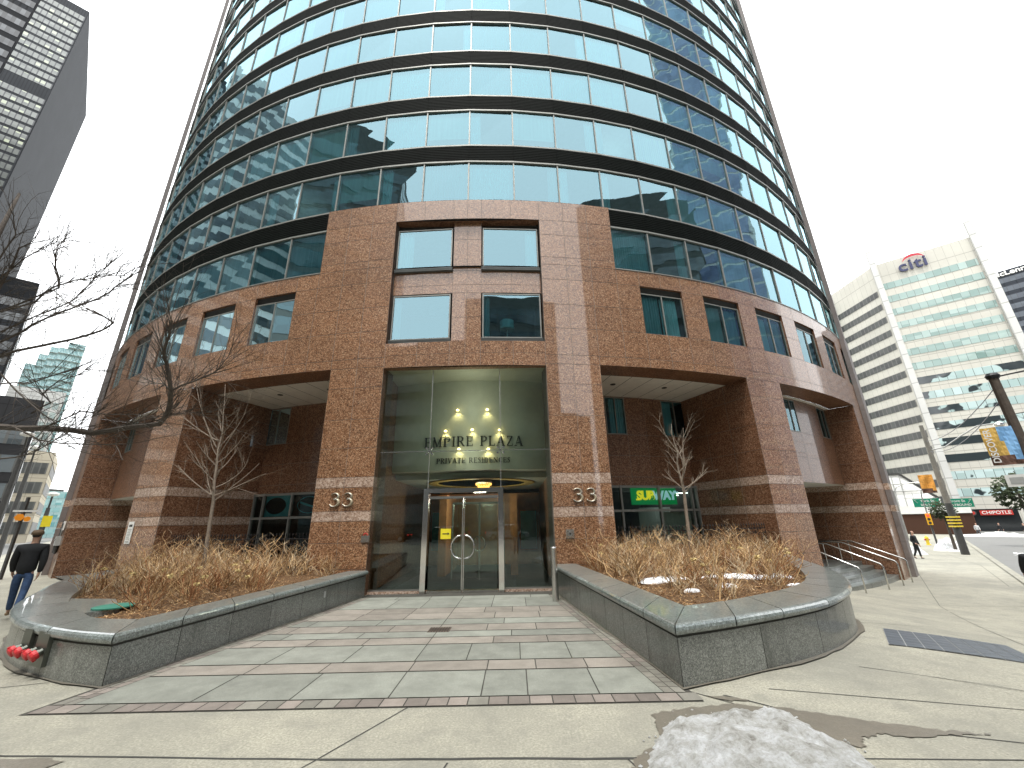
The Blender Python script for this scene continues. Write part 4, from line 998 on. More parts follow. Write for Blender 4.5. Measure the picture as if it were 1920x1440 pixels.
PLR = planter('grey granite raised bed with snow patches on the right of the entrance paving', [(1.16, 13.2), (1.93, 5.64)], [(1.78, 13.2), (2.47, 6.72)],
    [(1.93, 5.64), (2.85, 6.02), (4.10, 6.64), (5.08, 7.30), (6.12, 8.35), (7.10, 9.85), (7.85, 11.5), (8.5, 13.2), (9.3, 15.1)], [(2.47, 6.72), (3.2, 7.02), (4.0, 7.5), (4.85, 8.08), (5.75, 8.95), (6.5, 10.1), (7.25, 11.6), (7.9, 13.3), (8.6, 15.2)], .67, 1.15, 0, .60)
PLL = planter('grey granite raised bed with a green lid, left of the entrance paving', [(-4.45, 13.2), (-5.27, 6.06)], [(-4.95, 13.2), (-5.75, 6.95)],
    [(-5.27, 6.06), (-6.2, 6.35), (-7.45, 6.98), (-8.65, 7.85), (-9.75, 8.9), (-10.8, 10.15), (-12.1, 11.7), (-13.1, 13.2), (-13.9, 15.2)], [(-5.75, 6.95), (-6.5, 7.08), (-7.2, 7.55), (-8.2, 8.3), (-9.2, 9.3), (-10.2, 10.5), (-11.4, 12.0), (-12.4, 13.4), (-13.2, 15.3)], .60, 1.25, 1, .53)
gb = MB()  # uneven dark strip on the ground along the foot of the planter walls
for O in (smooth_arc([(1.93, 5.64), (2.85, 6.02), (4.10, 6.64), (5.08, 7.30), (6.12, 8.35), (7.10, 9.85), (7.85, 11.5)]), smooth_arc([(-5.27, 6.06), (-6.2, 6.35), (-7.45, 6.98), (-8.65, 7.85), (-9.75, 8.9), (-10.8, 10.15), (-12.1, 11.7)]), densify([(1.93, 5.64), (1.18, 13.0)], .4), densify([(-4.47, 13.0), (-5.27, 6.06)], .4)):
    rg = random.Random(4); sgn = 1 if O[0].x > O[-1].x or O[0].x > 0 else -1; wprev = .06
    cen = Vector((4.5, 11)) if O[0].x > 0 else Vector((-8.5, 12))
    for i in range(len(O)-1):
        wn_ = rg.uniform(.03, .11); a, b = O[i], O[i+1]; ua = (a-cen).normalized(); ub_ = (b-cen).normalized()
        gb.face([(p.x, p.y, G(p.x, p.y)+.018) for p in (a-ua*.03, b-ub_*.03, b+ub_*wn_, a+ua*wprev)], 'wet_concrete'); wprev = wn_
struct(gb.build('planter_base_strip'))
# flush slab and green cover inside the left bed
d = MB(); d.poly([(-7.35, 7.45, .585), (-6.95, 7.95, .585), (-8.0, 9.0, .585), (-9.05, 9.15, .585), (-8.2, 8.25, .585)]+[(-7.35, 7.45, .3), (-6.95, 7.95, .3), (-8.0, 9.0, .3), (-9.05, 9.15, .3), (-8.2, 8.25, .3)], [(0, 1, 2, 3, 4), (0, 5, 6, 1), (1, 6, 7, 2), (2, 7, 8, 3), (3, 8, 9, 4), (4, 9, 5, 0)], 'granite_coping')
d.build('paving_slab', PLL[0])
d = MB(); d.lathe((-7.15, 8.05, .59), [(.30, 0), (.30, .02), (.26, .03), (0.02, .032)], 'lid_green', 20); d.build('lid', PLL[0])
d = MB(); d.box(-4.76, -4.69, 11.0, 11.09, .22, .36, 'sign_grey'); tag(d.build('socket_cover'), 'small pale socket cover low on the left planter wall near the doors', 'socket'); 
# ---- hydrangea bushes
def bush_mesh(seed, mats, nst, hgt, spread):
    rnd = random.Random(seed); mb = MB(); heads = []
    def twig(o, u, L, r, m, dep):
        P = [o]; d = u.copy(); n = 3
        for k in range(n):
            d = (d+Vector((rnd.gauss(0, .2), rnd.gauss(0, .2), rnd.gauss(.08, .14)))).normalized(); P.append(P[-1]+d*L/n)
        mb.tube(P, [r, r*.85, r*.7, r*.5], m, 3, False)
        if dep:
            for q in range(rnd.randint(1, 3)):
                k = rnd.randint(1, n); a = rnd.uniform(0, 2*pi); ax = Vector((cos(a), sin(a), rnd.uniform(.1, .8))); twig(P[k], (d*.6+ax*.75).normalized(), L*rnd.uniform(.35, .6), r*.6, m, dep-1)
        return P[-1]
    for i in range(nst):
        a = rnd.uniform(0, 2*pi); lean = rnd.uniform(0, 1)**.8*spread; m = rnd.choice(mats); L = hgt*rnd.uniform(.45, 1.0)
        p = Vector((rnd.uniform(-.16, .16), rnd.uniform(-.16, .16), -.04)); tip = twig(p, Vector((cos(a)*lean*.75, sin(a)*lean*.75, 1)).normalized(), L, rnd.uniform(.006, .0105), m, 2)
        if tip.z > hgt*.6: heads.append(tip)
    return mb, heads
protos = []
hid = []
for i in range(6):
    mats = [['stem_tan', 'stem_grey', 'stem_brown'], ['stem_tan', 'stem_brown', 'stem_rust'], ['stem_grey', 'stem_tan', 'stem_brown']][i % 3]
    mb, heads = bush_mesh(i+20, mats, 24 if i < 4 else 18, .98 if i < 4 else .72, 1.2); heads = heads[:1] if i in (1, 4) else []
    o = mb.build('hydrangea_bush')
    if heads:
        hb = MB(); rnd = random.Random(i)
        for h in heads[:3]:
            for q in range(26):
                v = Vector((rnd.gauss(0, 1), rnd.gauss(0, 1), rnd.gauss(0, .7))).normalized()*.05; c = h+v; u = Vector((rnd.uniform(-1, 1), rnd.uniform(-1, 1), rnd.uniform(-1, 1))).normalized()*.016; w2 = v.cross(u).normalized()*.016 if v.cross(u).length > 0 else u
                hb.face([c-u-w2, c+u-w2, c+u+w2, c-u+w2], 'flower_dry')
        hb.build('flower_head', o)
    protos.append(o)
def plant_bushes(pl, n, seed, xr, yr, ok, lab, grp, tree):
    root, inside, edge_d, sz = pl; rnd = random.Random(seed); pts = []; tries = 0
    while len(pts) < n and tries < 9000:
        tries += 1; x, y = rnd.uniform(*xr), rnd.uniform(*yr)
        if not inside(x, y) or edge_d(x, y) < .34 or not ok(x, y): continue
        if any((x-a)**2+(y-b)**2 < .36**2 for a, b in pts) or hypot(x-tree[0], y-tree[1]) < .2: continue
        pts.append((x, y))
    pts.sort(key=lambda p: p[1])
    for i, (x, y) in enumerate(pts):
        pr = protos[rnd.randint(4, 5)] if i < 9 else protos[rnd.randint(0, 3)]
        c = copy_tree(pr); c.location = (x, y, sz(x, y)); c.rotation_euler = (0, 0, rnd.uniform(0, 6.28)); s = rnd.uniform(.82, 1.08); c.scale = (s*1.08, s*1.08, s*rnd.uniform(.68, .84))
        tag(c, lab, 'shrub', grp)
plant_bushes(PLR, 72, 11, (1.7, 8.8), (6.8, 15), lambda x, y: y > 8.5+(-.12*x) and (y > 8.9 or rnd_keep(x, y)), 'leafless tan twiggy bush in the thicket filling the right planter', 'leafless bushes in the right planter', (4.9, 12.3)) if False else None
plant_bushes(PLR, 66, 11, (1.7, 8.8), (7.6, 15), lambda x, y: not (y < 9.3 and (x < 3.0 or x > 5.2)) , 'leafless tan twiggy bush in the thicket filling the right planter', 'leafless bushes in the right planter', (4.9, 12.3))
plant_bushes(PLL, 66, 12, (-13.2, -4.9), (7.7, 15), lambda x, y: not (-9.3 < x < -6.8 and y < 9.3-(x+7.0)*-.0) and not (x > -6.6 and y < 8.6), 'leafless tan twiggy bush in the thicket filling the left planter', 'leafless bushes in the left planter', (-8.64, 12.2))
for k, (x, y, lab) in enumerate(((-6.55, 8.0, 'low leafless bush nearest the corner of the left planter, in front of the green lid'), (-9.9, 10.35, 'loose leafless bush at the far left rim of the left planter'))):
    c = copy_tree(protos[4+k]); c.location = (x, y, PLL[3](x, y)); c.rotation_euler = (0, 0, 1.3*k); tag(c, lab, 'shrub')
for k, (x, y, lab) in enumerate(((3.75, 8.35, 'low leafless bush at the front of the right planter, before the snow patches'), (5.35, 9.1, 'small dark leafless bush standing at the right end of the planter snow patches'))):
    c = copy_tree(protos[5-k]); c.location = (x, y, PLR[3](x, y)); c.rotation_euler = (0, 0, 1.3*k); tag(c, lab, 'shrub')
for p in protos:
    for ch in list(p.children): bpy.data.objects.remove(ch)
    bpy.data.objects.remove(p)
# snow patches lying on the mulch
def snow_patch(c, rx_, ry_, h, seed, lab, pl, rot=0):
    rnd = random.Random(seed); mb = MB(); N = 30; V = [(0, 0, h)]; rings = 5
    for r in range(1, rings+1):
        for k in range(N):
            a = 2*pi*k/N; f = r/rings*(1+.28*noise.noise((cos(a)*1.3+seed, sin(a)*1.3, 0))+.12*noise.noise((cos(a)*4, sin(a)*4, seed))); x, y = rx_*f*cos(a), ry_*f*sin(a)
            V.append((x*cos(rot)-y*sin(rot), x*sin(rot)+y*cos(rot), h*(1-(r/rings)**2)+.02*noise.noise((x*5, y*5, seed))*(r < rings)-(.05 if r == rings else 0)))
    F = [(0, 1+k, 1+(k+1) % N) for k in range(N)]+[(1+(r-1)*N+k, 1+r*N+k, 1+r*N+(k+1) % N, 1+(r-1)*N+(k+1) % N) for r in range(1, rings) for k in range(N)]
    mb.poly([(c[0]+x, c[1]+y, z+(pl[3](c[0], c[1]) if pl else G(*c))+.015) for x, y, z in V], F, 'snow'); return tag(mb.build('snow_patch', smooth=True), lab, 'snow')
snow_patch((3.15, 9.5), .62, .26, .06, 1, 'wide white snow patch left of the front bush in the right planter', PLR, .15)
snow_patch((4.55, 9.55), .75, .24, .06, 2, 'wide white snow patch right of the front bush in the right planter', PLR, .12)
snow_patch((5.7, 9.9), .45, .16, .05, 3, 'narrow snow strip behind the bushes near the right rim of the right planter', PLR, .2)
snow_patch((3.95, 8.55), .26, .12, .05, 4, 'small snow patch beside the low front bush in the right planter', PLR, .1)
snow_patch((5.55, 8.95), .22, .09, .04, 5, 'tiny snow patch alone on the mulch at the right rim of the right planter', PLR, .1)
snow_patch((3.15, 8.1), .16, .07, .04, 6, 'tiny snow patch on the mulch left of the front bush in the right planter', PLR)
# dirty snow heap in the foreground
def heap():
    mb = MB(); pts = [(1.15, 4.35), (1.45, 4.82), (1.75, 4.93), (2.1, 5.0), (2.5, 5.02), (2.72, 4.86), (2.75, 4.6), (2.85, 4.3), (2.8, 4.0), (2.7, 3.5), (2.2, 3.1), (1.4, 3.1), (.95, 3.6), (1.0, 4.05)]
    P = [Vector(p) for p in pts]; n = len(P); st = .035; x0, x1, y0, y1 = .8, 3.0, 3.0, 5.15
    def dist(x, y):
        p = Vector((x, y)); best = 9; ins = False
        for i in range(n):
            a, b = P[i], P[(i+1) % n]; t = max(0, min(1, (p-a).dot(b-a)/(b-a).length_squared)); best = min(best, (p-a-(b-a)*t).length)
            if (a.y > y) != (b.y > y) and x < (b.x-a.x)*(y-a.y)/(b.y-a.y)+a.x: ins = not ins
        return best if ins else -best
    nx, ny = int((x1-x0)/st), int((y1-y0)/st); idx = {}; V = []
    for j in range(ny):
        for i in range(nx):
            x, y = x0+i*st, y0+j*st; d = dist(x, y)+.06*noise.noise((x*5, y*5, 1))+.035*noise.noise((x*16, y*16, 1))
            if d > -.05: idx[i, j] = len(V); z = .13*(1-math.exp(-max(0, d)*5))+(.05*noise.noise((x*4, y*4, 3))+.035*noise.noise((x*11, y*11, 5))+.02*abs(noise.noise((x*26, y*26, 7))))*min(1, max(0, d)*6)-(.02 if d <= 0 else 0); V.append((x, y, max(z, -.02 if d <= 0 else .003)))
    F = [(idx[i, j], idx[i+1, j], idx[i+1, j+1], idx[i, j+1]) for j in range(ny-1) for i in range(nx-1) if all(k in idx for k in ((i, j), (i+1, j), (i+1, j+1), (i, j+1)))]
    mb.poly(V, F, 'snow_dirty'); rnd = random.Random(2)
    for q in range(70):
        i = rnd.randrange(n); c = P[i].lerp(P[(i+1) % n], rnd.random())+Vector((rnd.gauss(0, .06), rnd.gauss(0, .06))); s = rnd.uniform(.006, .022); z = G(c.x, c.y)+s*.6
        mb.poly([(c.x+s*rnd.uniform(.6, 1.2)*a, c.y+s*rnd.uniform(.6, 1.2)*b, z+s*.6*cc) for a, b, cc in ((1, 0, 0), (0, 1, 0), (-1, 0, 0), (0, -1, 0), (0, 0, 1), (0, 0, -1))], [(0, 1, 4), (1, 2, 4), (2, 3, 4), (3, 0, 4), (1, 0, 5), (2, 1, 5), (3, 2, 5), (0, 3, 5)], 'snow_dirty')
    tag(mb.build('snow_heap', smooth=False), 'dirty melting snow heap on the pavement in the right foreground', 'snow')
heap()
# ---- trees
def grow(mb, p, d, L, r, depth, rnd, m, m2, up=.25, nseg=4, kids=(2, 4), spread=.9, wob=.14):
    P = [p.copy()]; R = [r]; q = p.copy(); dd = d.copy()
    for k in range(nseg):
        dd = (dd+Vector((rnd.uniform(-wob, wob), rnd.uniform(-wob, wob), rnd.uniform(-wob, wob)+up*.25))).normalized(); q = q+dd*L/nseg; P.append(q.copy()); R.append(r*(1-.72*(k+1)/nseg))
    mb.tube(P, R, m if r > .008 else m2, 5 if r > .012 else 3, False)
    if depth > 0:
        for i in range(rnd.randint(*kids)):
            k = rnd.uniform(.8, nseg-.2); a = P[int(k)].lerp(P[int(k)+1], k-int(k)); ax = dd.orthogonal().normalized(); ax.rotate(Matrix.Rotation(rnd.uniform(0, 2*pi), 3, dd)); nd = (dd+ax*spread*rnd.uniform(.6, 1.2)).normalized()
            grow(mb, a, nd, L*rnd.uniform(.4, .62), r*(1-.6*k/nseg)*.6, depth-1, rnd, m, m2, up, 3, kids, spread, wob)
def young_tree(label, base, fork, top, seed, spread, nb, lenf, extra=()):
    t = thing('young_tree', label, 'tree', base); b = Vector(base); rnd = random.Random(seed)
    f = Vector(fork)-b; tp = Vector(top)-b; mb = MB()
    P = [Vector((0, 0, -.15)), f*.33+Vector((.015, 0, 0)), f*.7, f]; n = 7
    for k in range(1, n+1): P.append(f.lerp(tp, k/n)+Vector((rnd.uniform(-.035, .035), rnd.uniform(-.035, .035), 0)))
    R = [.060, .052, .048, .046]+[.043*(1-.88*k/n) for k in range(1, n+1)]; mb.tube(P, R, 'bark_young', 8)
    mb.build('trunk', t, smooth=True); mb = MB()
    for i in range(nb):
        u = (i/nb)**1.1; o = f.lerp(tp, u*.86); a = i*2.4+rnd.uniform(-.4, .4); L = lenf*(1-.62*u)*rnd.uniform(.75, 1.1); d = Vector((cos(a), sin(a)*.8, rnd.uniform(.25, .75)+.5*u)).normalized()
        grow(mb, o, d, L, .019*(1-.5*u), 2, rnd, 'bark_young', 'twig_pale', .55, 5, (3, 4), .75, .13)
    for o, e in extra: grow(mb, Vector(o)-b, (Vector(e)-Vector(o)).normalized(), (Vector(e)-Vector(o)).length, .02, 2, rnd, 'bark_young', 'twig_pale', .2, 6, (3, 5), .7, .08)
    mb.build('crown', t); return t
young_tree('slender leafless tree growing out of the left planter', (-8.64, 12.2, .55), (-8.74, 12.2, 2.62), (-9.1, 12.2, 6.2), 4, 1, 20, 1.45, [((-9.0, 12.2, 4.2), (-10.75, 12.1, 6.8)), ((-8.95, 12.2, 3.8), (-7.95, 12.1, 5.1)), ((-8.8, 12.2, 2.75), (-7.2, 12.1, 3.35)), ((-8.85, 12.2, 2.8), (-10.2, 12.1, 3.5)), ((-9.0, 12.2, 4.4), (-10.5, 12.1, 5.2))])
young_tree('small leafless tree growing out of the right planter', (4.89, 12.3, .6), (4.97, 12.3, 2.6), (4.88, 12.3, 4.65), 9, 1, 13, .95, [((4.97, 12.3, 2.7), (5.8, 12.2, 3.05)), ((4.95, 12.3, 2.9), (5.45, 12.2, 4.5)), ((4.9, 12.3, 3.9), (4.35, 12.2, 4.7))])
LIMBS = dict(L1=[(-11.96, 9.2, 4.22), (-10.52, 8.95, 4.1), (-9.19, 8.7, 3.9), (-7.55, 8.45, 4.02), (-7.21, 8.2, 4.29), (-7.06, 7.95, 4.59), (-7.08, 7.7, 5.12), (-6.97, 7.45, 5.3), (-6.75, 7.2, 5.82)],
 L1b=[(-7.06, 7.95, 4.59), (-6.6, 7.95, 4.8), (-6.2, 7.9, 4.95), (-5.95, 7.85, 5.3)], L1c=[(-7.06, 7.95, 4.59), (-7.4, 8.1, 4.8), (-7.8, 8.2, 4.9)], L1d=[(-9.19, 8.7, 3.9), (-8.3, 8.6, 4.1), (-7.2, 8.5, 4.25), (-6.5, 8.45, 4.25)],
 L2=[(-12.98, 9.2, 5.85), (-11.97, 8.95, 6.03), (-10.38, 8.7, 6.19), (-9.5, 8.45, 6.27), (-9.0, 8.2, 6.33), (-9.05, 7.95, 6.4), (-9.16, 7.7, 6.42)],
 L3=[(-13.02, 9.2, 6.28), (-11.97, 8.95, 6.57), (-11.29, 8.7, 6.72), (-10.43, 8.45, 6.85), (-9.53, 8.2, 6.96), (-8.92, 7.95, 7.15), (-8.24, 7.7, 7.34)],
 L4=[(-13.37, 9.2, 7.18), (-11.99, 8.95, 7.36), (-11.35, 8.7, 7.63), (-10.57, 8.45, 7.65), (-9.77, 8.2, 7.54), (-8.81, 7.95, 7.4)],
 L5=[(-13.42, 9.2, 7.65), (-13.02, 8.95, 8.12), (-12.64, 8.7, 8.82), (-12.06, 8.45, 8.74)], L6=[(-13.14, 9.2, 7.28), (-12.1, 8.95, 7.47), (-11.2, 8.7, 7.6), (-11.17, 8.45, 8.05), (-11.05, 8.2, 8.32), (-10.37, 7.95, 8.24)],
 L7=[(-11.32, 9.2, 4.53), (-10.67, 8.95, 4.7), (-10.62, 8.7, 4.82), (-10.07, 8.45, 5.04), (-9.25, 8.2, 5.12)], L8=[(-13.8, 9.2, 8.63), (-13.25, 8.95, 9.45), (-13.21, 8.7, 9.94)],
 L9=[(-11.67, 9.2, 3.47), (-10.68, 8.95, 3.53), (-9.73, 8.7, 3.94), (-8.91, 8.45, 4.34)], L10=[(-12.47, 9.2, 5.56), (-11.08, 8.95, 4.65), (-10.16, 8.7, 4.19), (-9.13, 8.45, 3.59)])
LR = dict(L1=(.085, .02), L1b=(.022, .006), L1c=(.015, .005), L1d=(.02, .006), L2=(.04, .012), L3=(.035, .010), L4=(.028, .008), L5=(.04, .012), L6=(.03, .008), L7=(.02, .007), L8=(.03, .01), L9=(.018, .006), L10=(.02, .007))
LIMBS.update(L11=[(-11.3, 8.9, 4.15), (-10.2, 8.6, 3.75), (-9.0, 8.4, 3.6), (-7.9, 8.2, 3.55)], L12=[(-10.4, 8.8, 4.1), (-9.4, 8.5, 4.35), (-8.4, 8.3, 4.2), (-7.4, 8.1, 4.1)], L13=[(-12.2, 9.0, 5.2), (-11.0, 8.7, 5.1), (-9.8, 8.5, 5.35), (-8.9, 8.3, 5.2)], L14=[(-12.8, 9.1, 6.6), (-11.6, 8.8, 6.9), (-10.5, 8.5, 7.1), (-9.9, 8.3, 7.6), (-9.4, 8.1, 8.0)], L15=[(-13.4, 9.1, 8.2), (-12.5, 8.8, 8.6), (-11.6, 8.6, 8.9), (-10.9, 8.4, 8.8)])
LR.update(L11=(.02, .006), L12=(.018, .006), L13=(.02, .006), L14=(.026, .007), L15=(.022, .006))
st_ = thing('street_tree', 'large leafless dark street tree reaching in from the left edge of the picture', 'tree', (-15.6, 9.4, 0)); B0 = Vector((-15.6, 9.4, 0))
mb = MB(); mb.tube([(0, 0, -.2), (0, 0, .3), (.05, 0, 2.2), (.2, 0, 3.4), (.6, -.1, 5.2), (1.1, -.2, 7.0), (1.6, -.3, 9.0), (1.7, -.3, 11)], [.3, .24, .2, .18, .15, .11, .07, .03], 'bark_dark', 10); mb.build('trunk', st_, smooth=True)
mb = MB(); rnd = random.Random(31)
for k, P in LIMBS.items():
    P = [Vector(p)-B0 for p in P]; r0, r1 = LR[k]
    if k in ('L11', 'L12'): pass
    elif k == 'L1': P = [Vector((.18, 0, 3.0)), Vector((1.5, -.1, 3.9))]+P
    elif P[0].x < 3.0 and k not in ('L10',): P = [Vector((.9, -.15, P[0].z-1.1))]+P
    P2 = smooth3 = []
    for i in range(len(P)-1):
        for t in (0, .5): P2.append(P[i].lerp(P[i+1], t)+(Vector((rnd.uniform(-.03, .03), 0, rnd.uniform(-.03, .03))) if t else Vector((0, 0, 0))))
    P2.append(P[-1]); n = len(P2); mb.tube(P2, [lerp(r0, r1, i/(n-1)) for i in range(n)], 'bark_dark', 6)
    for i in range(2, n):
        for q in range(5 if k in ('L1', 'L1d', 'L9') else 3):
            d = (P2[i]-P2[i-1]).normalized(); ax = Vector((rnd.uniform(-.6, .6), rnd.uniform(-.5, .5), rnd.uniform(-.8, 1.0))); nd = (d+ax*.8).normalized()
            grow(mb, P2[i-1].lerp(P2[i], rnd.random()), nd, rnd.uniform(.7, 1.5), .0095, 2, rnd, 'bark_dark', 'bark_dark', .15, 4, (2, 4), .8, .2)
mb.build('crown', st_)

# ================================================================== street furniture near the building
def fence(sg, s0, s1, R, lab):
    t = thing('iron_fence', lab, 'fence'); z0, z1 = .1, 1.62; mb = MB()
    for z in (z0+.12, z1-.28, z1-.12):
        for k in range(10): a, b = sg*lerp(s0, s1, k/10), sg*lerp(s0, s1, (k+1)/10); mb.bar(AP(a, z, R), AP(b, z, R), .02, .035, 'iron_black')
    mb.build('rail', t); mb = MB(); n = int((s1-s0)/.125)
    for k in range(n+1):
        p = AP(sg*lerp(s0, s1, k/n), 0, R); mb.bar(p+Vector((0, 0, z0)), p+Vector((0, 0, z1)), .016, .016, 'iron_black'); mb.lathe(p+Vector((0, 0, z1)), [(.012, -.03), (.024, 0), (.002, .07)], 'iron_black', 5)
    mb.build('pickets', t)
fence(1, 4.9, 11.2, 29.9, 'black spear-top iron fence behind the bushes of the right planter')
fence(-1, 4.9, 11.2, 29.9, 'black spear-top iron fence behind the bushes of the left planter')
# steps and landing at the right bay
mb = MB(); lv = [-.86, -.69, -.52, -.35, -.19]; rr = [30.9, 30.25, 29.85, 29.45, 29.05]
for i in range(1, 5):
    for k in range(10):
        a, b = lerp(13.3, 20.4, k/10), lerp(13.3, 20.4, (k+1)/10); Ri = rr[i+1] if i < 4 else 26.6
        mb.face([AP(a, lv[i], rr[i]), AP(b, lv[i], rr[i]), AP(b, lv[i], Ri), AP(a, lv[i], Ri)], 'granite_coping'); mb.face([AP(a, lv[i-1]-.1, rr[i]-.01), AP(b, lv[i-1]-.1, rr[i]-.01), AP(b, lv[i]-.035, rr[i]-.01), AP(a, lv[i]-.035, rr[i]-.01)], 'granite_grey')
        mb.face([AP(a, lv[i]-.035, rr[i]), AP(b, lv[i]-.035, rr[i]), AP(b, lv[i], rr[i]), AP(a, lv[i], rr[i])], 'granite_coping')
tag(mb.build('steps'), 'four curved grey stone steps up to the dark side entrance on the right', 'steps')
mb = MB()
for k in range(10): a, b = -lerp(13.3, 20.4, k/10), -lerp(13.3, 20.4, (k+1)/10); mb.face([AP(a, -.02, 30.3), AP(b, -.02, 30.3), AP(b, -.02, 26.6), AP(a, -.02, 26.6)], 'granite_coping')
struct(mb.build('side_entrance_floor'))
rails = [(15.15-.22-.1, 'nearest the planter'), (16.75, 'second from the planter'), (18.4, 'third from the planter'), (19.8, 'beside the end wall of the building')]
for k, (s, w_) in enumerate(rails):
    mb = MB(); R1, z1 = 30.75, -.86
    P = [AP(s, z1-.05, R1), AP(s, z1+.80, R1), AP(s, z1+.89, R1-.06), AP(s, -.19+.90, 29.0), AP(s, -.19+.92, 28.7), AP(s, -.19+.92, 27.6)]
    t = thing('handrail', 'bent stainless steel handrail on the side steps, '+w_, 'handrail', group='stainless handrails on the side steps')
    mb.tube(P, .024, 'stainless', 8); mb.build('rail', t, smooth=True); mb = MB(); mb.tube([AP(s, -.2, 28.85), AP(s, -.19+.91, 28.85)], .018, 'stainless', 8); mb.build('post', t)
# steel bollard at the right of the doors
mb = MB(); mb.lathe((1.02, 11.75, -.1), [(.085, 0), (.085, 1.30), (.07, 1.33), (.01, 1.34)], 'stainless', 24); tag(mb.build('bollard', smooth=False), 'tall round stainless steel bollard at the door end of the right planter', 'bollard')
# floor drain, tactile plate
mb = MB(); mb.box(-1.68, -1.27, 8.62, 8.99, -.05, -.028, 'grate_iron')
for k in range(8): mb.box(-1.66+.05*k, -1.645+.05*k, 8.64, 8.97, -.028, -.022, 'joint_dark')
for k in range(3): mb.box(-1.66, -1.29, 8.70+.09*k, 8.715+.09*k, -.026, -.018, 'grate_iron')
tag(mb.build('drain_cover'), 'small brown iron drain cover set in the middle of the entrance paving', 'drain cover')
mb = MB(); A, B, C_, D_ = Vector((6.80, 8.65)), Vector((8.45, 8.15)), Vector((7.35, 6.6)), Vector((5.78, 7.32))
pts = [A, B, C_, D_]; P8 = [[A.lerp(B, i/8).lerp(D_.lerp(C_, i/8), j/6) for j in range(7)] for i in range(9)]
for i in range(8):
    for j in range(6): 
        q = [P8[i][j], P8[i+1][j], P8[i+1][j+1], P8[i][j+1]]; c = sum(q, Vector((0, 0)))/4; q2 = [c+(p-c)*.95 for p in q]
        mb.face([(p.x, p.y, G(p.x, p.y)+.012) for p in q2], 'plate_blue_grey'); mb.face([(p.x, p.y, G(p.x, p.y)+.006) for p in q], 'sign_grey')
tag(mb.build('sidewalk_grating'), 'blue-grey metal grating plate in the pavement right of the planter', 'grating')
# hose couplings on the left planter
base = Vector((-6.78, 6.60, .33)); n_ = Vector((-.40, -.91, 0)).normalized(); M = face_M(base, n_)
t = thing('hose_coupling', 'dark bracket with red capped fire hose couplings on the curved left planter wall', 'fire coupling')
mb = MB(); mb.box(-.42, -.18, -.16, .22, 0.0, .05, 'brass_pipe', M); mb.box(.02, .34, -.20, .22, 0.0, .05, 'brass_pipe', M); mb.build('back_plate', t)
for xx in (-.38, -.20, .08, .27):
    mb = MB(); M2 = M @ Matrix.Translation((xx, .0, .05)) @ Matrix.Rotation(radians(28), 4, 'X') @ Matrix.Scale(.72, 4); mb.lathe((0, 0, 0), [(.05, 0), (.05, .05), (.065, .05), (.065, .08)], 'brass_pipe', 14, M2); co = mb.build('pipe', t)
    mb = MB(); mb.lathe((0, 0, 0), [(.085, .08), (.09, .14), (.07, .18), (.02, .19)], 'red_cap', 14, M2); mb.box(-.02, .02, -.10, .10, .12, .17, 'red_cap', M2); mb.build('cap', co)
# meter boxes and notice on the left pillars
def wallM(s, z): n_ = Vector((sin((s+S0)/RG), -cos((s+S0)/RG), 0)); return face_M(AP(s, z, RG), n_)
mb = MB(); M = wallM(-16.9-4.2, 2.12); mb.box(-.3, .3, -.2, .2, .03, .07, 'sign_white', M); mb.lathe((0, 0, 0), [(.07, .07), (.07, .12), (.04, .12)], 'letter_dark', 12, M @ Matrix.Translation((-.05, .05, 0))); mb.lathe((0, 0, 0), [(.035, .07), (.035, .1)], 'letter_dark', 10, M @ Matrix.Translation((.1, -.06, 0)))
tag(mb.build('switch_plate'), 'white wall plate with dark round fittings on the left end pillar', 'wall plate')
t = thing('meter_box', 'grey electrical box with conduits on the left end pillar', 'meter box'); M = wallM(-16.9-4.25, 1.45); mb = MB(); mb.box(-.24, .24, -.2, .2, 0, .18, 'sign_grey', M); mb.box(-.22, .22, .06, .09, .18, .2, 'steel_dull', M); mb.build('box', t)
mb = MB(); mb.tube([M @ Vector((-.28, .9, .06)), M @ Vector((-.28, -.2, .06))], .04, 'pole_dark', 8); mb.tube([M @ Vector((.16, .6, .06)), M @ Vector((.16, .2, .06))], .03, 'steel_dull', 8); mb.tube([M @ Vector((-.02, -.2, .08)), M @ Vector((-.06, -.5, .08))], .09, 'pole_dark', 10); mb.tube([M @ Vector((.12, -.2, .08)), M @ Vector((.1, -.55, .08))], .05, 'pole_dark', 8); mb.build('conduit', t)
mb = MB(); M = wallM(-12.85, 1.78); mb.box(-.17, .17, -.38, .38, .01, .03, 'sign_white', M); mb.box(-.10, .10, .20, .28, .03, .034, 'letter_dark', M)
for k in range(7): mb.box(-.12, .12-.03*(k % 3), .10-.055*k, .125-.055*k, .03, .034, 'sign_grey', M)
mb.box(-.13, .13, -.34, -.29, .03, .034, 'sign_grey', M); tag(mb.build('notice_board'), 'tall white notice with a dark header on the pillar behind the left planter', 'notice')

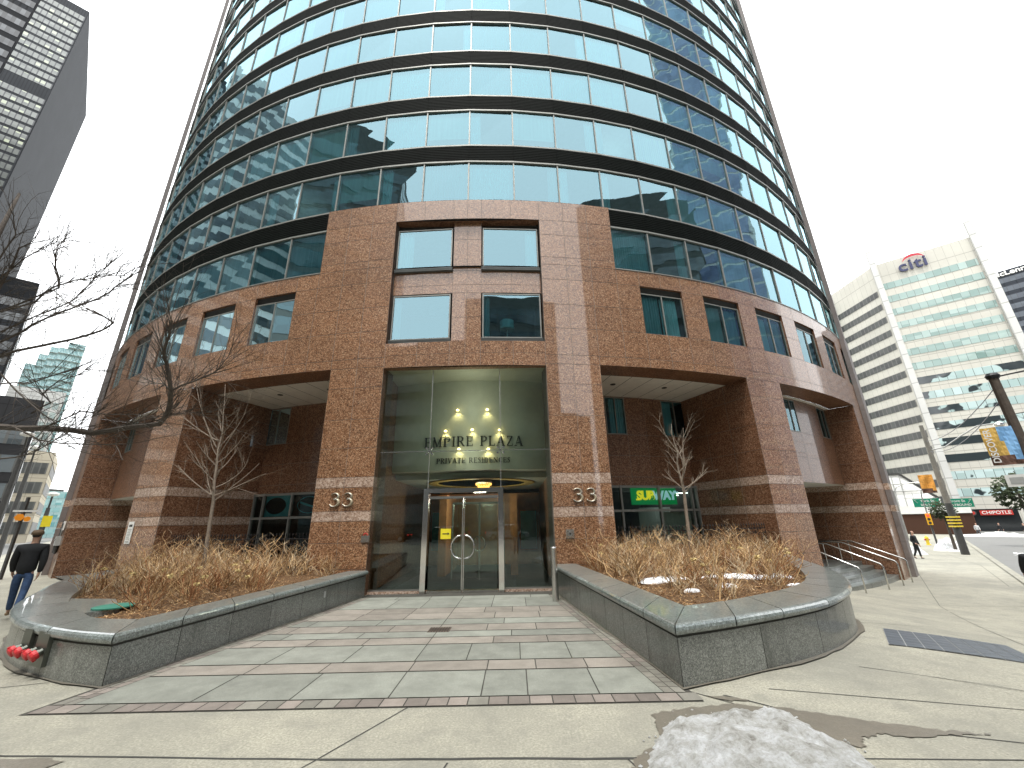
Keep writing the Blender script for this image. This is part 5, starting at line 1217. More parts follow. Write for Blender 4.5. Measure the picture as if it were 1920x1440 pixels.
# ================================================================== people
def skin_obj(name, V, E, R, mat, parent, sub=1):
    me = bpy.data.meshes.new(name); me.from_pydata([tuple(v) for v in V], E, []); me.materials.append(MATS[mat])
    o = bpy.data.objects.new(name, me); COL.objects.link(o); o.parent = parent
    md = o.modifiers.new('s', 'SKIN'); md.use_smooth_shade = True
    for i, r in enumerate(R): me.skin_vertices[0].data[i].radius = r if hasattr(r, '__len__') else (r, r)
    me.skin_vertices[0].data[0].use_root = True
    sb = o.modifiers.new('u', 'SUBSURF'); sb.levels = sub; sb.render_levels = sub; return o
def person(label, loc, rz, H, coat='coat_black', trou='trousers_dark', shoe='shoe_dark', hair='hair_dark', stride=.32, armL=.25, armR=-.25, bendR=.2, cap=None, long_hair=False, coat_len=.44, group=None, bag=None, z=None, lean=0., bulk=1.):
    t = thing('person', label, 'person', (loc[0], loc[1], G(*loc) if z is None else z), rz, group); h = H
    pel = Vector((0, 0, .53*h)); hipz = .50*h
    def leg(s, a, kb):       # a: thigh angle forward, kb: knee bend
        hip = Vector((s*.052*h, 0, hipz)); kn = hip+Vector((0, sin(a), -cos(a)))*.245*h; b = a-kb; an = kn+Vector((0, sin(b), -cos(b)))*.225*h; toe = an+Vector((s*.01*h, .085*h*cos(b*.5), -.03*h if kb < .3 else -.06*h)); heel = an+Vector((0, -.02*h, -.025*h)); return hip, kn, an, heel, toe
    L, Rr = leg(-1, stride, .06), leg(1, -stride*.8, .35)
    low = min(L[3].z, Rr[4].z, Rr[3].z)-.012*h; dz = -low
    def arm(s, a, bd):
        sh = Vector((s*.100*h*bulk, 0, .785*h)); el = sh+Vector((s*.022*h, sin(a)*.17*h, -cos(a)*.17*h)); b = a+bd; wr = el+Vector((-s*.008*h, sin(b)*.145*h, -cos(b)*.145*h)); d = (wr-el).normalized(); pa = wr+d*.035*h; return sh, el, wr, pa, d
    A1, A2 = arm(-1, armL, .25), arm(1, armR, bendR)
    off = Vector((0, 0, dz))
    V = [pel, Vector((0, .0, .66*h)), Vector((0, 0, .77*h)), Vector((0, .005*h, .835*h)), Vector((0, .008*h, .87*h)), Vector((0, .012*h, .915*h)), Vector((0, .006*h, .955*h)), Vector((0, .004*h, .985*h)), Vector((0, .062*h, .905*h))]
    R = [.05*h, .05*h, .05*h, .032*h, .034*h, (.040*h, .047*h), (.044*h, .050*h), (.028*h, .03*h), .007*h]; E = [(0, 1), (1, 2), (2, 3), (3, 4), (4, 5), (5, 6), (6, 7), (5, 8)]
    for A, s in ((A1, -1), (A2, 1)):
        b = len(V); V += [A[0], A[1], A[2], A[3]]; R += [.026*h, .022*h, .016*h, (.020*h, .010*h)]; E += [(2, b), (b, b+1), (b+1, b+2), (b+2, b+3)]; d = A[4]
        for f in range(5):
            fo = (f-1.5)*.009*h if f < 4 else 0; L_ = (.030, .036, .034, .026, .022)[f]*h; side = Vector((0, 1, 0)) if f < 4 else Vector((-s*.4, .9, 0)); root = A[3]+side.normalized()*(fo if f < 4 else .016*h)+d*(.008*h if f < 4 else -.018*h)
            k = len(V); tip = root+(d+Vector((-s*.25, .1 if f == 4 else 0, 0))).normalized()*L_; V += [root, tip, tip+(d+Vector((-s*.8, 0, 0))).normalized()*L_*.45]; R += [.0055*h, .005*h, .004*h]; E += [(b+3, k), (k, k+1), (k+1, k+2)]
    for Lg in (L, Rr):
        b = len(V); V += [Lg[0], Lg[1], Lg[2], Lg[4]]; R += [.035*h, .025*h, .018*h, .012*h]; E += [(0, b), (b, b+1), (b+1, b+2), (b+2, b+3)]
    skin_obj('body', [v+off for v in V], E, R, 'skin', t)
    V = [Vector((0, 0, coat_len*h)), Vector((0, 0, .60*h)), Vector((0, 0, .72*h)), Vector((0, -.004*h, .79*h)), Vector((0, 0, .83*h))]; R = [(.094*h*bulk, .082*h*bulk), (.088*h*bulk, .075*h*bulk), (.092*h*bulk, .076*h*bulk), (.066*h*bulk, .062*h), .040*h]; E = [(0, 1), (1, 2), (2, 3), (3, 4)]
    for A in (A1, A2): b = len(V); V += [A[0], A[1], A[2]-A[4]*.005*h]; R += [.044*h*bulk, .037*h*bulk, .027*h]; E += [(3, b), (b, b+1), (b+1, b+2)]
    skin_obj('coat', [v+off for v in V], E, R, coat, t)
    V = [Vector((0, 0, .53*h)), Vector((0, 0, .5*h))]; R = [(.085*h, .070*h), (.082*h, .068*h)]; E = [(0, 1)]
    for Lg in (L, Rr): b = len(V); V += [Lg[0]-Vector((0, 0, .02*h)), Lg[1], Lg[2]+Vector((0, 0, .01*h))]; R += [.056*h, .041*h, .032*h]; E += [(1, b), (b, b+1), (b+1, b+2)]
    skin_obj('trousers', [v+off for v in V], E, R, trou, t)
    for Lg in (L, Rr): skin_obj('shoe', [Lg[3]+off, Lg[3].lerp(Lg[4], .5)+Vector((0, 0, .004*h))+off, Lg[4]+off], [(0, 1), (1, 2)], [(.024*h, .022*h), (.025*h, .022*h), (.022*h, .014*h)], shoe, t)
    if cap:
        mb = MB(); mb.lathe((0, .0, .935*h+dz), [(.058*h, 0), (.058*h, .03*h), (.045*h, .056*h), (.01*h, .064*h)], cap, 16); mb.box(-.035*h, .035*h, .04*h, .10*h, .937*h+dz, .943*h+dz, cap); mb.build('cap', t, smooth=True)
    HV = [Vector((0, -.012*h, .965*h)), Vector((0, -.022*h, .93*h)), Vector((0, -.026*h, .90*h))]; HR = [(.048*h, .050*h), (.047*h, .038*h), (.036*h, .022*h)]
    if long_hair: HV += [Vector((0, -.035*h, .84*h)), Vector((0, -.04*h, .78*h))]; HR += [(.05*h, .02*h), (.045*h, .016*h)]
    skin_obj('hair', [v+off for v in HV], [(i, i+1) for i in range(len(HV)-1)], HR, hair, t)
    return t
person('man in black jacket, blue jeans and brown cap walking away beside the left planter', (-11.95, 10.75), radians(38), 1.93, 'coat_black', 'jeans_blue', 'shoe_tan', cap='cap_brown', z=.0, armR=-.15, stride=.26, bulk=1.12)
person('person in a grey jacket cut off by the left edge behind the man in jeans', (-13.15, 10.65), radians(40), 1.85, 'coat_grey', 'trousers_dark', z=0, stride=.2)
person('woman in a long black coat walking past the right end wall', (27.0, 29.6), radians(200), 1.74, 'coat_black', 'trousers_dark', hair='hair_dark', long_hair=True, coat_len=.32, armL=.1, bendR=1.2, stride=.12)
person('person in a white jacket and grey trousers across the right street', (63.5, 59.6), radians(150), 1.75, 'coat_white', 'coat_grey')
person('person in black in the middle of the group across the right street', (66.5, 59.5), radians(160), 1.75, 'coat_black', 'trousers_dark')
person('person in dark clothes striding at the right end of the group across the right street', (68.8, 58.6), radians(100), 1.75, 'coat_black', 'trousers_dark', stride=.5)
person('dark clothed person cut off by the right edge of the picture', (16.42, 14.1), radians(-30), 1.82, 'coat_black', 'trousers_dark', bulk=1.2)
person('pedestrian in dark clothes far down the left street behind the man in jeans', (-26, 25.5), radians(200), 1.75, 'coat_black', 'trousers_dark')
person('pedestrian in a white coat far down the left street', (-33, 31), radians(30), 1.72, 'coat_white', 'coat_grey')
person('person in brown jacket and pale jeans reflected right of the doors', (-.1, -.75), 0, 1.8, 'jacket_brown', 'jeans_pale', stride=.05, armR=.9, bendR=1.2)
person('person in dark clothes reflected beside the figure in pale jeans in the entrance glass', (1.9, -4.5), .3, 1.75, 'coat_black', 'trousers_dark')
person('person in a dark coat reflected at the far right of the entrance glass', (3.6, -4.0), -.2, 1.75, 'coat_grey', 'trousers_dark')

# ================================================================== vehicles
def car(label, loc, rz, paint, L=4.6, W=1.8, H=1.45, group=None, cat='car', boxy=0, name='parked_car'):
    t = thing(name, label, cat, (loc[0], loc[1], G(*loc)+.02), rz, group)
    prof = [(-.5, .30, .55), (-.495, .62, .70), (-.44, .72, .78), (-.25, .80, .9), (-.02, .86, .94), (.25, .90, .94), (.44, .88, .84), (.495, .76, .74), (.5, .34, .6)]
    mb = MB(); S = []
    for x, z, w_ in [(-.5, .62, .80), (-.47, .70, .90), (-.2, .82, .97), (.1, .88, 1), (.35, .90, .98), (.47, .84, .92), (.5, .7, .82)]:
        hw = W/2*w_; S.append([(x*L, -hw, .22), (x*L, -hw*1.0, .5), (x*L, -hw*.96, z), (x*L, 0, z+.03), (x*L, hw*.96, z), (x*L, hw, .5), (x*L, hw, .22)])
    V = [p for s in S for p in s]; m = 7; F = [(i*m+k, (i+1)*m+k, (i+1)*m+k+1, i*m+k+1) for i in range(len(S)-1) for k in range(m-1)]+[tuple(range(m)), tuple(range((len(S)-1)*m+m-1, (len(S)-1)*m-1, -1))]
    mb.poly(V, F, paint); mb.build('body', t, smooth=False)
    rf, rb = (-.12, .28) if not boxy else (-.2, .42); zr = H
    def ring(x0, x1, z, hw): return [(x0*L, -hw, z), (x1*L, -hw, z), (x1*L, hw, z), (x0*L, hw, z)]
    A, B = ring(-.27 if not boxy else -.32, .42 if not boxy else .47, .84, W*.44), ring(rf, rb, zr-.04, W*.36); mb = MB(); mb.poly(A+B, [(0, 1, 5, 4), (1, 2, 6, 5), (2, 3, 7, 6), (3, 0, 4, 7)], 'glass_dark_car'); mb.build('window', t)
    mb = MB(); Cc = ring(rf+.01, rb-.01, zr, W*.33); mb.poly(B+Cc, [(0, 1, 5, 4), (1, 2, 6, 5), (2, 3, 7, 6), (3, 0, 4, 7), (4, 5, 6, 7)], paint)
    for a, b in zip(A, B): mb.bar(a, b, .07, .07, paint)
    mb.bar(((-.02)*L, -W*.425, .86), (.02*L, -W*.37, zr-.03), .06, .04, paint); mb.bar(((-.02)*L, W*.425, .86), (.02*L, W*.37, zr-.03), .06, .04, paint); mb.build('roof', t)
    for x in (-.31, .31):
        for s in (-1, 1):
            Mx = Matrix.Translation((x*L, s*(W/2-.1), .32)) @ Matrix.Rotation(pi/2, 4, 'X'); mb = MB(); mb.lathe((0, 0, 0), [(.22, -.11), (.32, -.1), (.33, 0), (.32, .1), (.22, .11)], 'tyre', 20, Mx); w_ = mb.build('wheel', t); mb = MB(); mb.lathe((0, 0, 0), [(.21, -.12), (.2, .12)], 'rim', 10, Mx); mb.build('rim', w_)
    for s in (-1, 1): mb = MB(); mb.box(-.5*L-.01, -.47*L, s*W*.38-.16, s*W*.38+.12, .58, .70, 'sign_white'); mb.build('headlight', t); mb = MB(); mb.box(.485*L, .5*L+.01, s*W*.36-.16, s*W*.36+.12, .68, .80, 'lamp_red'); mb.build('tail_light', t)
    return t
car('dark sedan with red tail lights reflected in the left entrance glass', (-13.5, -18.2), 0, 'car_black', name='car')
car('black sedan reflected in the glass beside the door frame', (-7.6, -18.2), 0, 'car_black', name='car')
car('silver car reflected low in the entrance doors', (-1.0, -20.4), pi, 'car_silver', name='car')
for k, (dist, off, c, lab) in enumerate(((26, -5.0, 'car_white', 'white car nearest on the left street behind the pedestrians'), (36, -5.3, 'car_silver', 'silver car in the traffic down the left street'), (48, -5.0, 'car_black', 'black car far down the left street'), (60, -9.0, 'car_white', 'white car at the far end of the left street'), (30, -9.5, 'car_red', 'red car in the outer lane of the left street'))):
    p = lb+V2*dist+Vector((V2.y, -V2.x))*off; car(lab, (p.x, p.y), ub+pi/2, c, name='car')
car('yellow taxi van on the far side of the right street', (66, 73), radians(130), 'car_yellow', L=4.7, W=1.8, H=1.6, boxy=1, cat='taxi', name='taxi')

# ================================================================== buildings beyond
def pol(b, d): b = radians(b); return Vector((sin(b)*d, cos(b)*d))
def dirv(b): b = radians(b); return Vector((sin(b), cos(b)))
def block(name, label, P0, d1, l1, d2, l2, z0, H, wall, glass=None, bands=(), sides=(0, 1, 2, 3), roofm=None, cat='building', group=None, prd=.06, wm2=None, hide=None):
    t = thing(name, label, cat, (P0.x, P0.y, z0), 0, group); a = Vector((0, 0)); b = d1*l1; c = d1*l1+d2*l2; e = d2*l2; ring = [a, b, c, e]; wm2 = wm2 or {}
    area = (b.x*e.y-b.y*e.x); 
    mb = MB(); lens = [l1, l2, l1, l2]
    for i in range(4):
        p, q = ring[i], ring[(i+1) % 4]; L = lens[i]; mb.face([(p.x, p.y, -2), (q.x, q.y, -2), (q.x, q.y, H), (p.x, p.y, H)], wm2.get(i, wall), [(0, 0), (L, 0), (L, H), (0, H)])
    mb.build('wall', t)
    mb = MB(); mb.face([(p.x, p.y, H-.4) for p in ring], 'concrete_panel')
    cc = sum(ring, Vector((0, 0)))/4; mb.box(cc.x-min(l1, l2)*.2, cc.x+min(l1, l2)*.2, cc.y-min(l1, l2)*.2, cc.y+min(l1, l2)*.2, H-.4, H+1.2, roofm or 'concrete_panel'); mb.build('roof', t)
    sgn = 1 if area > 0 else -1
    for (za, zb) in bands:
        mb = MB()
        for i in sides:
            p, q = ring[i], ring[(i+1) % 4]; d = (q-p).normalized(); n = Vector((d.y, -d.x))*sgn*prd; L = (q-p).length; p2, q2 = p+n+d*.4, q+n-d*.4
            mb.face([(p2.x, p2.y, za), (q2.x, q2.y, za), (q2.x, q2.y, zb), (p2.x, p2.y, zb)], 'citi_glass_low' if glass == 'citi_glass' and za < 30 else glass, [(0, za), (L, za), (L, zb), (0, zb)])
            for zz in (za, zb): mb.face([(p.x, p.y, zz), (q.x, q.y, zz), (q2.x, q2.y, zz), (p2.x, p2.y, zz)], wall)
        mb.build('window_band', t)
    return t
# --- right: bank tower
cL = pol(45.9, 116); gz = -1.5; cd = dirv(129)
ct = block('bank_tower', 'pale panelled office tower with bands of green glass and a citi sign at the top', cL, cd, 16.0, dirv(39), 26, gz, 57.6, 'citi_panel', 'citi_glass', [(51.0-3.2*k, 52.5-3.2*k) for k in range(15)], sides=(0,), wm2={3: 'citi_panel'})
def ex(name, parent, P, d1, l1, d2, l2, z0, H, wall, glass, bands):
    mb = MB(); ring = [P, P+d1*l1, P+d1*l1+d2*l2, P+d2*l2]
    for i in range(4):
        p, q = ring[i], ring[(i+1) % 4]; L = (q-p).length; mb.face([(p.x, p.y, z0), (q.x, q.y, z0), (q.x, q.y, H), (p.x, p.y, H)], wall, [(0, z0), (L, z0), (L, H), (0, H)])
    mb.face([(p.x, p.y, H) for p in ring], wall); o = mb.build(name, parent)
    for za, zb in bands:
        mb = MB(); p, q = ring[0], ring[1]; d = (q-p).normalized(); n = Vector((d.y, -d.x)); n = n if n.dot(-(p+P)) > -1e9 and (n.dot(-(P+Vector((parent.location.x, parent.location.y)))) > 0) else -n
        p2, q2 = p+n*.08+d*.3, q+n*.08-d*.3; L = (q-p).length; mb.face([(p2.x, p2.y, za), (q2.x, q2.y, za), (q2.x, q2.y, zb), (p2.x, p2.y, zb)], glass, [(0, za), (L, za), (L, zb), (0, zb)]); mb.build('window_band', o)
    return o
ex('side_wing', ct, Vector((0, 0)), dirv(-1.4), 13.5, dirv(60), 10, -2, 57.3, 'citi_panel', 'citi_glass_dark', [(49.8-3.2*k, 51.2-3.2*k) for k in range(15)])
ex('corner_fin', ct, Vector((-.55, -.5)), dirv(137.5), 1.1, dirv(47.5), 1, -2, 61, 'white_panel', None, [])
ex('corner_fin', ct, cd*15.8+Vector((-.3, -.4)), dirv(137.5), 1.1, dirv(47.5), 1, -2, 61, 'white_panel', None, [])
pS = pol(40.6, 124)-cL; ex('stair_tower', ct, pS, dirv(122), 4.6, dirv(35), 5, -2, 55.5, 'citi_glass_dark', 'stair_glass', [(51.6-3.25*k, 53.9-3.25*k) for k in range(16)])
nC = Vector((-cd.y, cd.x)); nC = nC if nC.dot(-cL) > 0 else -nC; nC3 = (nC.x, nC.y, 0)
sp_ = cL+cd*6.6+nC*.25; M = face_M((sp_.x, sp_.y, gz+55.1), nC3); d = MB(); text_mesh(d, 'citi', 3.5, M @ Matrix.Translation((0, 0, .1)), 'citi_blue', .3, .06, 1.1)
A = [(2.3*cos(radians(a))*.78+.3, .55+1.15*sin(radians(a))) for a in range(18, 163, 9)]
for i in range(len(A)-1):
    w0, w1 = [.16+.34*sin(pi*k/(len(A)-1)) for k in (i, i+1)]; (x0, y0), (x1, y1) = A[i], A[i+1]; d.face([M @ Vector(v) for v in ((x0, y0, .5), (x1, y1, .5), (x1, y1+w1*1.2, .5), (x0, y0+w0*1.2, .5))], 'citi_red')
tag(d.build('rooftop_sign'), 'dark blue citi lettering under a red arc high on the pale office tower', 'sign')
# ground floor restaurant sign and shopfront of the bank tower
d = MB(); q0 = cL+cd*1.5+nC*.3; 
for a, b in ((1.6, 7.6), (8.8, 15.0)):
    p, q = cL+cd*a+nC*.15, cL+cd*b+nC*.15; d.face([(p.x, p.y, -1.4), (q.x, q.y, -1.4), (q.x, q.y, 2.4), (p.x, p.y, 2.4)], 'glass_dark_car')
tag(d.build('shopfront'), 'dark shopfront glazing along the foot of the pale office tower', 'shopfront')
p = cL+cd*4.9+nC*.4; M = face_M((p.x, p.y, 1.75), nC3); d = MB(); d.box(-2.0, 2.0, -.42, .42, -.1, 0, 'hydrant_red', M); text_mesh(d, 'CHIPOTLE', .78, M @ Matrix.Translation((0, 0, .05)), 'sign_white', .03, .01, 1.0); d.lathe((0, 0, 0), [(.45, -.1), (.45, .02)], 'pole_dark', 16, M @ Matrix.Translation((-2.9, 0, 0))); d.lathe((0, 0, 0), [(.28, 0), (.28, .04)], 'hydrant_red', 16, M @ Matrix.Translation((-2.9, 0, 0)))
tag(d.build('restaurant_sign'), 'red sign with white letters reading CHIPOTLE above the dark shopfront', 'sign')
# dark slatted tower behind
mp = pol(52.0, 230); block('dark_tower', 'dark blue slatted office block with white rooftop lettering behind the pale tower', mp, dirv(137.5), 90, dirv(47.5), 40, -2, 91, 'dark_panel', 'dark_slats', [(86-3.6*k, 88-3.6*k) for k in range(24)], sides=(0,), group=None)
n2 = Vector((-dirv(137.5).y, dirv(137.5).x)); n2 = n2 if n2.dot(-mp) > 0 else -n2; p = mp+dirv(137.5)*12.5+n2*.5; M = face_M((p.x, p.y, 87.6), (n2.x, n2.y, 0)); d = MB(); text_mesh(d, 'McLennan', 2.7, M, 'sign_white', .2, .05)
tag(d.build('rooftop_sign'), 'white McLennan lettering on the dark block at the right edge', 'sign')
# low glazed hall
gp = pol(40.9, 96); t = thing('glazed_hall', 'low hall with a sloping gridded glass front beside the pale tower', 'building', (gp.x, gp.y, -1.2)); a = dirv(137); b = dirv(47)
d = MB(); W_, Dp = 7.0, 9
def lw_(u, v, z): q = a*u+b*v; return Vector((q.x, q.y, z))
d.face([lw_(0, 0, 4.3), lw_(W_, 0, 4.3), lw_(W_, .6, 5.2), lw_(W_*.45, 1.2, 9.3), lw_(0, 1.2, 9.5)], 'sign_white'); d.build('glass_roof', t)
d = MB()
for k in range(8): u = W_*k/7; zt = 9.4 if u < W_*.45 else lerp(9.3, 5.2, (u-W_*.45)/(W_*.55)); d.bar(lw_(u, -.05, 4.3), lw_(u, 1.1, zt), .1, .1, 'steel_dull')
for z in (5.4, 6.6, 7.8): d.bar(lw_(0, .3, z), lw_(W_*(1 if z < 5.3 else lerp(1, .45, (z-5.2)/4.1)), .3, z), .1, .1, 'steel_dull')
d.bar(lw_(W_*.45, 1.1, 9.5), lw_(W_, .5, 5.3), .3, .3, 'pole_dark'); d.bar(lw_(0, 1.1, 9.7), lw_(W_*.45, 1.1, 9.5), .3, .3, 'pole_dark'); d.build('frame', t)
d = MB(); d.poly([lw_(-1, .2, -1), lw_(W_+3, .2, -1), lw_(W_+3, .2, 4.2), lw_(-1, .2, 4.2), lw_(-1, Dp, -1), lw_(W_+3, Dp, -1), lw_(W_+3, Dp, 4.2), lw_(-1, Dp, 4.2)], [(0, 1, 2, 3), (1, 5, 6, 2), (5, 4, 7, 6), (4, 0, 3, 7), (3, 2, 6, 7)], 'brown_panel'); d.poly([lw_(-1, 0, 3.0), lw_(W_+3, 0, 3.0), lw_(W_+3, 0, 4.3), lw_(-1, 0, 4.3)], [(0, 1, 2, 3)], 'sign_white'); d.build('wall', t)
# --- left: towers
tc = pol(-57.7, 222); block('steel_tower', 'tall grey steel tower with lit window grid and plain flank, top left', tc, dirv(-132), 60, dirv(-46), 70, 0, 224, 'td_steel', 'td_glass', [(217-3.85*k-(5 if k > 11 else 0), 219.6-3.85*k-(5 if k > 11 else 0)) for k in range(42)], sides=(0,))
tk = pol(-60.9, 150); block('dark_tower', 'near-black steel tower with rows of pale dotted windows in the top left corner', tk, dirv(-132), 60, dirv(-62), 30, 0, 175, 'td_dark', 'td_dark_glass', [(60+4*k, 62.2+4*k) for k in range(28)], sides=(0, 1, 3))
tq = pol(-53.4, 160); block('dark_midrise', 'dark grey tower standing in front of the foot of the tall steel tower', tq, dirv(-132), 40, dirv(-52), 20, 0, 66, 'td_dark', 'td_dark_glass', [(14+4*k, 16.3+4*k) for k in range(12)], sides=(0, 3))
# stepped teal condo: slices of falling height
cc_ = pol(-49.0, 250); t = thing('condo_tower', 'pale teal glass condominium tower with a stepped top in the left background', 'building', (cc_.x, cc_.y, 0))
dw = dirv(-139)*-1; dw = Vector((-dw.x, -dw.y)); wd_ = Vector((-.76, -.65)).normalized()
u = pol(-52.4, 250)-cc_; L_ = u.length; u.normalize(); vv = Vector((-u.y, u.x)); vv = vv if vv.dot(cc_) > 0 else -vv
for i, (f0, f1, hh) in enumerate(((0, .34, 79.5), (.34, .5, 76.5), (.5, .66, 76), (.66, .82, 72), (.82, 1.0, 67))):
    mb = MB(); A_, B_ = u*L_*f0, u*L_*f1; C2, D2 = B_+vv*18, A_+vv*18
    for p, q in ((A_, B_), (B_, C2), (C2, D2), (D2, A_)): Lq = (q-p).length; mb.face([(p.x, p.y, 0), (q.x, q.y, 0), (q.x, q.y, hh), (p.x, p.y, hh)], 'teal_panel', [(0, 0), (Lq, 0), (Lq, hh), (0, hh)])
    mb.face([(p.x, p.y, hh) for p in (A_, B_, C2, D2)], 'teal_panel'); o = mb.build('wall', t); mb = MB()
    for k in range(int((hh-30)/3)):
        z = hh-2.6-3*k; A3, B3 = A_-vv*.1, B_-vv*.1; mb.face([(A3.x, A3.y, z), (B3.x, B3.y, z), (B3.x, B3.y, z+2.1), (A3.x, A3.y, z+2.1)], 'teal_glass', [(0, z), (Lq, z), (Lq, z+2.1), (0, z+2.1)]); mb.face([(A3.x, A3.y, z), (B3.x, B3.y, z), ((B3-vv).x, (B3-vv).y, z), ((A3-vv).x, (A3-vv).y, z)], 'sign_white')
    mb.build('window_band', o)
block('grid_tower', 'pale building with a fine grid of windows below the stepped teal tower', pol(-49.2, 190), u, 12, vv, 20, 0, 44, 'white_panel', 'grid_glass', [(3+3.2*k, 5.2+3.2*k) for k in range(12)], sides=(0, 3))
block('beige_building', 'beige stone building with dark window strips on the left street', pol(-48.6, 120), dirv(-139), 6, dirv(-46), 20, 0, 16.5, 'beige_panel', 'citi_glass_dark', [(1.5+3.6*k, 3.6+3.6*k) for k in range(4)], sides=(0, 1, 3))
block('black_building', 'black building at the left edge behind the tree branches', pol(-50.4, 84), dirv(-135), 30, dirv(-50), 20, 0, 19, 'black_panel', 'office_glass', [(2+3.6*k, 4.2+3.6*k) for k in range(4)], sides=(0, 3))
block('glass_lowrise', 'low teal striped glass building at the end of the left street', pol(-46.6, 200), dirv(-139), 12, dirv(-46), 20, 0, 14, 'teal_panel', 'teal_glass', [(1+2.2*k, 2.4+2.2*k) for k in range(6)], sides=(0, 3))
# --- behind the viewpoint: seen in the reflections
block('striped_office', 'dark teal banded office block mirrored in the left half of the tower glass', Vector((-25, -27)), Vector((-46, 42)).normalized()*1, 31, dirv(-160), 26, 0, 66, 'office_pan' if False else 'concrete_panel', 'striped_glass', [(2+3.6*k, 4.6+3.6*k) for k in range(17)], sides=(0, 1, 3))
block('pale_office', 'pale panelled office tower mirrored in waves in the far left tower glass', Vector((-64, -14)), dirv(0), 42, dirv(-90), 26, 0, 82, 'pale_office_panel', 'office_glass', [(2+3.3*k, 3.9+3.3*k) for k in range(24)], sides=(0, 3))
for x0_, w_, h_, lab in ((-25.5, 18.3, 28, 'lowest office block mirrored in the lower left window above the entrance'), (-7.2, 6.2, 35, 'narrow peaked block mirrored between the windows above the entrance'), (-1.0, 1.2, 29, 'thin link block mirrored as the notch in the lower right window'), (.2, 17.3, 35.5, 'wide office block mirrored at the right of the granite skyline'), (17.5, 8, 17, 'low podium mirrored under the bright strip on the right pillar')):
    block('low_office', lab, Vector((x0_, -29)), dirv(90), w_, dirv(180), 20, 0, h_, 'concrete_panel', 'office_glass', [(2+3.6*k, 4.4+3.6*k) for k in range(int((h_-3)/3.6))], sides=(0, 1, 3))
block('concrete_office', 'dark concrete office block mirrored in the glass right of the granite block', Vector((23.5, -24)), dirv(50), 36, dirv(140), 26, 0, 52, 'concrete_panel', 'office_glass', [(2+3.4*k, 4.2+3.4*k) for k in range(14)], sides=(0, 1, 3))
block('mirror_tower', 'tall blue mirrored tower reflected at the right side of the round tower', Vector((62, -7)), dirv(20), 26, dirv(110), 26, 0, 150, 'pale_office_panel', 'purple_glass', [(2+3.7*k, 5.2+3.7*k) for k in range(38)], sides=(0, 3))

# ================================================================== distant street furniture
def pt(b, e, d): p = pol(b, d); return Vector((p.x, p.y, CAMH+d*math.tan(radians(e))))
pb_ = Vector((32.8, 32.2)); t = thing('street_pole', 'tall concrete pole with a globe lamp arm on the right kerb', 'pole', (pb_.x, pb_.y, G(*pb_))); H_ = 9.6
mb = MB(); mb.tube([(0, 0, -.1), (0, 0, 3.6)], [.24, .2], 'pole_dark', 12); mb.tube([(0, 0, 3.6), (0, 0, H_)], [.2, .13], 'concrete_pole', 12); mb.build('pole', t)
r_ = Vector((.78, -.62, 0)); mb = MB(); mb.tube([Vector((0, 0, 7.6)), r_*.9+Vector((0, 0, 7.75)), r_*2.0+Vector((0, 0, 8.5)), r_*3.0+Vector((0, 0, 9.1)), r_*3.9+Vector((0, 0, 9.15))], .045, 'steel_dull', 6); mb.build('lamp_arm', t); mb = MB(); mb.lathe(r_*4.1+Vector((0, 0, 9.0)), [(.05, .25), (.26, .12), (.3, 0), (.24, -.16), (.05, -.24)], 'chrome', 14); mb.build('lamp_head', t)
mb = MB()
for k in range(4): mb.box(-.27, .27, -.27, .27, 1.9+.22*k, 2.0+.22*k, 'hydrant_yellow')
mb.build('hazard_band', t)
pa = pol(51.6, 25); t = thing('utility_pole', 'leaning dark utility pole with a cap and wires at the right edge', 'pole', (pa.x, pa.y, G(*pa))); mb = MB(); mb.tube([(0, 0, -.1), (-.15, .05, 8.0)], [.19, .145], 'pole_brown', 12); mb.lathe((-.15, .05, 8.0), [(.18, -.1), (.22, .02), (.16, .12), (.05, .15)], 'iron_black', 14); mb.build('pole', t)
mb = MB()
for z, e_, sag in ((7.95, (14, -10, 11.5), .5), (7.6, (13.1, 16.6, 8.2), .5), (7.1, (13.1, 16.6, 7.4), .7), (6.4, (14, -10, 10), .6), (5.0, (12, -9, 9), .4)):
    a_ = Vector((-.15, .05, z)); b_ = Vector(e_); mb.tube([a_.lerp(b_, k/8)-Vector((0, 0, sag*4*(k/8)*(1-k/8))) for k in range(9)], .018 if z < 7.9 else .035, 'iron_black', 4)
mb.build('wire', t)
def banner(label, c, u_, wd, hgt, m1, m2, txt, cat='banner', low=None):
    u_ = Vector(u_).normalized(); mb = MB(); n = 8; V = []
    for j in range(n+1):
        for i in range(n+1):
            q = Vector(c)+u_*(i/n-.5)*wd+Vector((0, 0, (.5-j/n)*hgt))+Vector((-u_.y, u_.x, 0))*.06*sin(i*1.1+j*.7); V.append(q)
    for j in range(n):
        for i in range(n):
            k = j*(n+1)+i; mm = m2 if (i > 3+j*.35 and j < 7) else (low if low and j > 5 else m1); mb.poly([V[k], V[k+1], V[k+n+2], V[k+n+1]], [(0, 1, 2, 3)], mm)
    if txt:
        nn = Vector((-u_.y, u_.x, 0)); nn = nn if nn.dot(-Vector(c)) > 0 else -nn; M = face_M(Vector(c)-u_*(wd*.33 if u_.x > 0 else -wd*.33)+nn*.12, nn) @ Matrix.Rotation(pi/2, 4, 'Z'); text_mesh(mb, txt, hgt*.19, M, 'sign_white', .01, .004)
    tag(mb.build('banner'), label, cat)
c = pt(50.2, 5.6, 24.5); banner('street banner in gold and blue with white letters reading DISCOVER on the right edge pole', c, (.78, -.63, 0), .85, 1.45, 'banner_gold', 'banner_blue', 'DISCOVER', low='banner_dark')
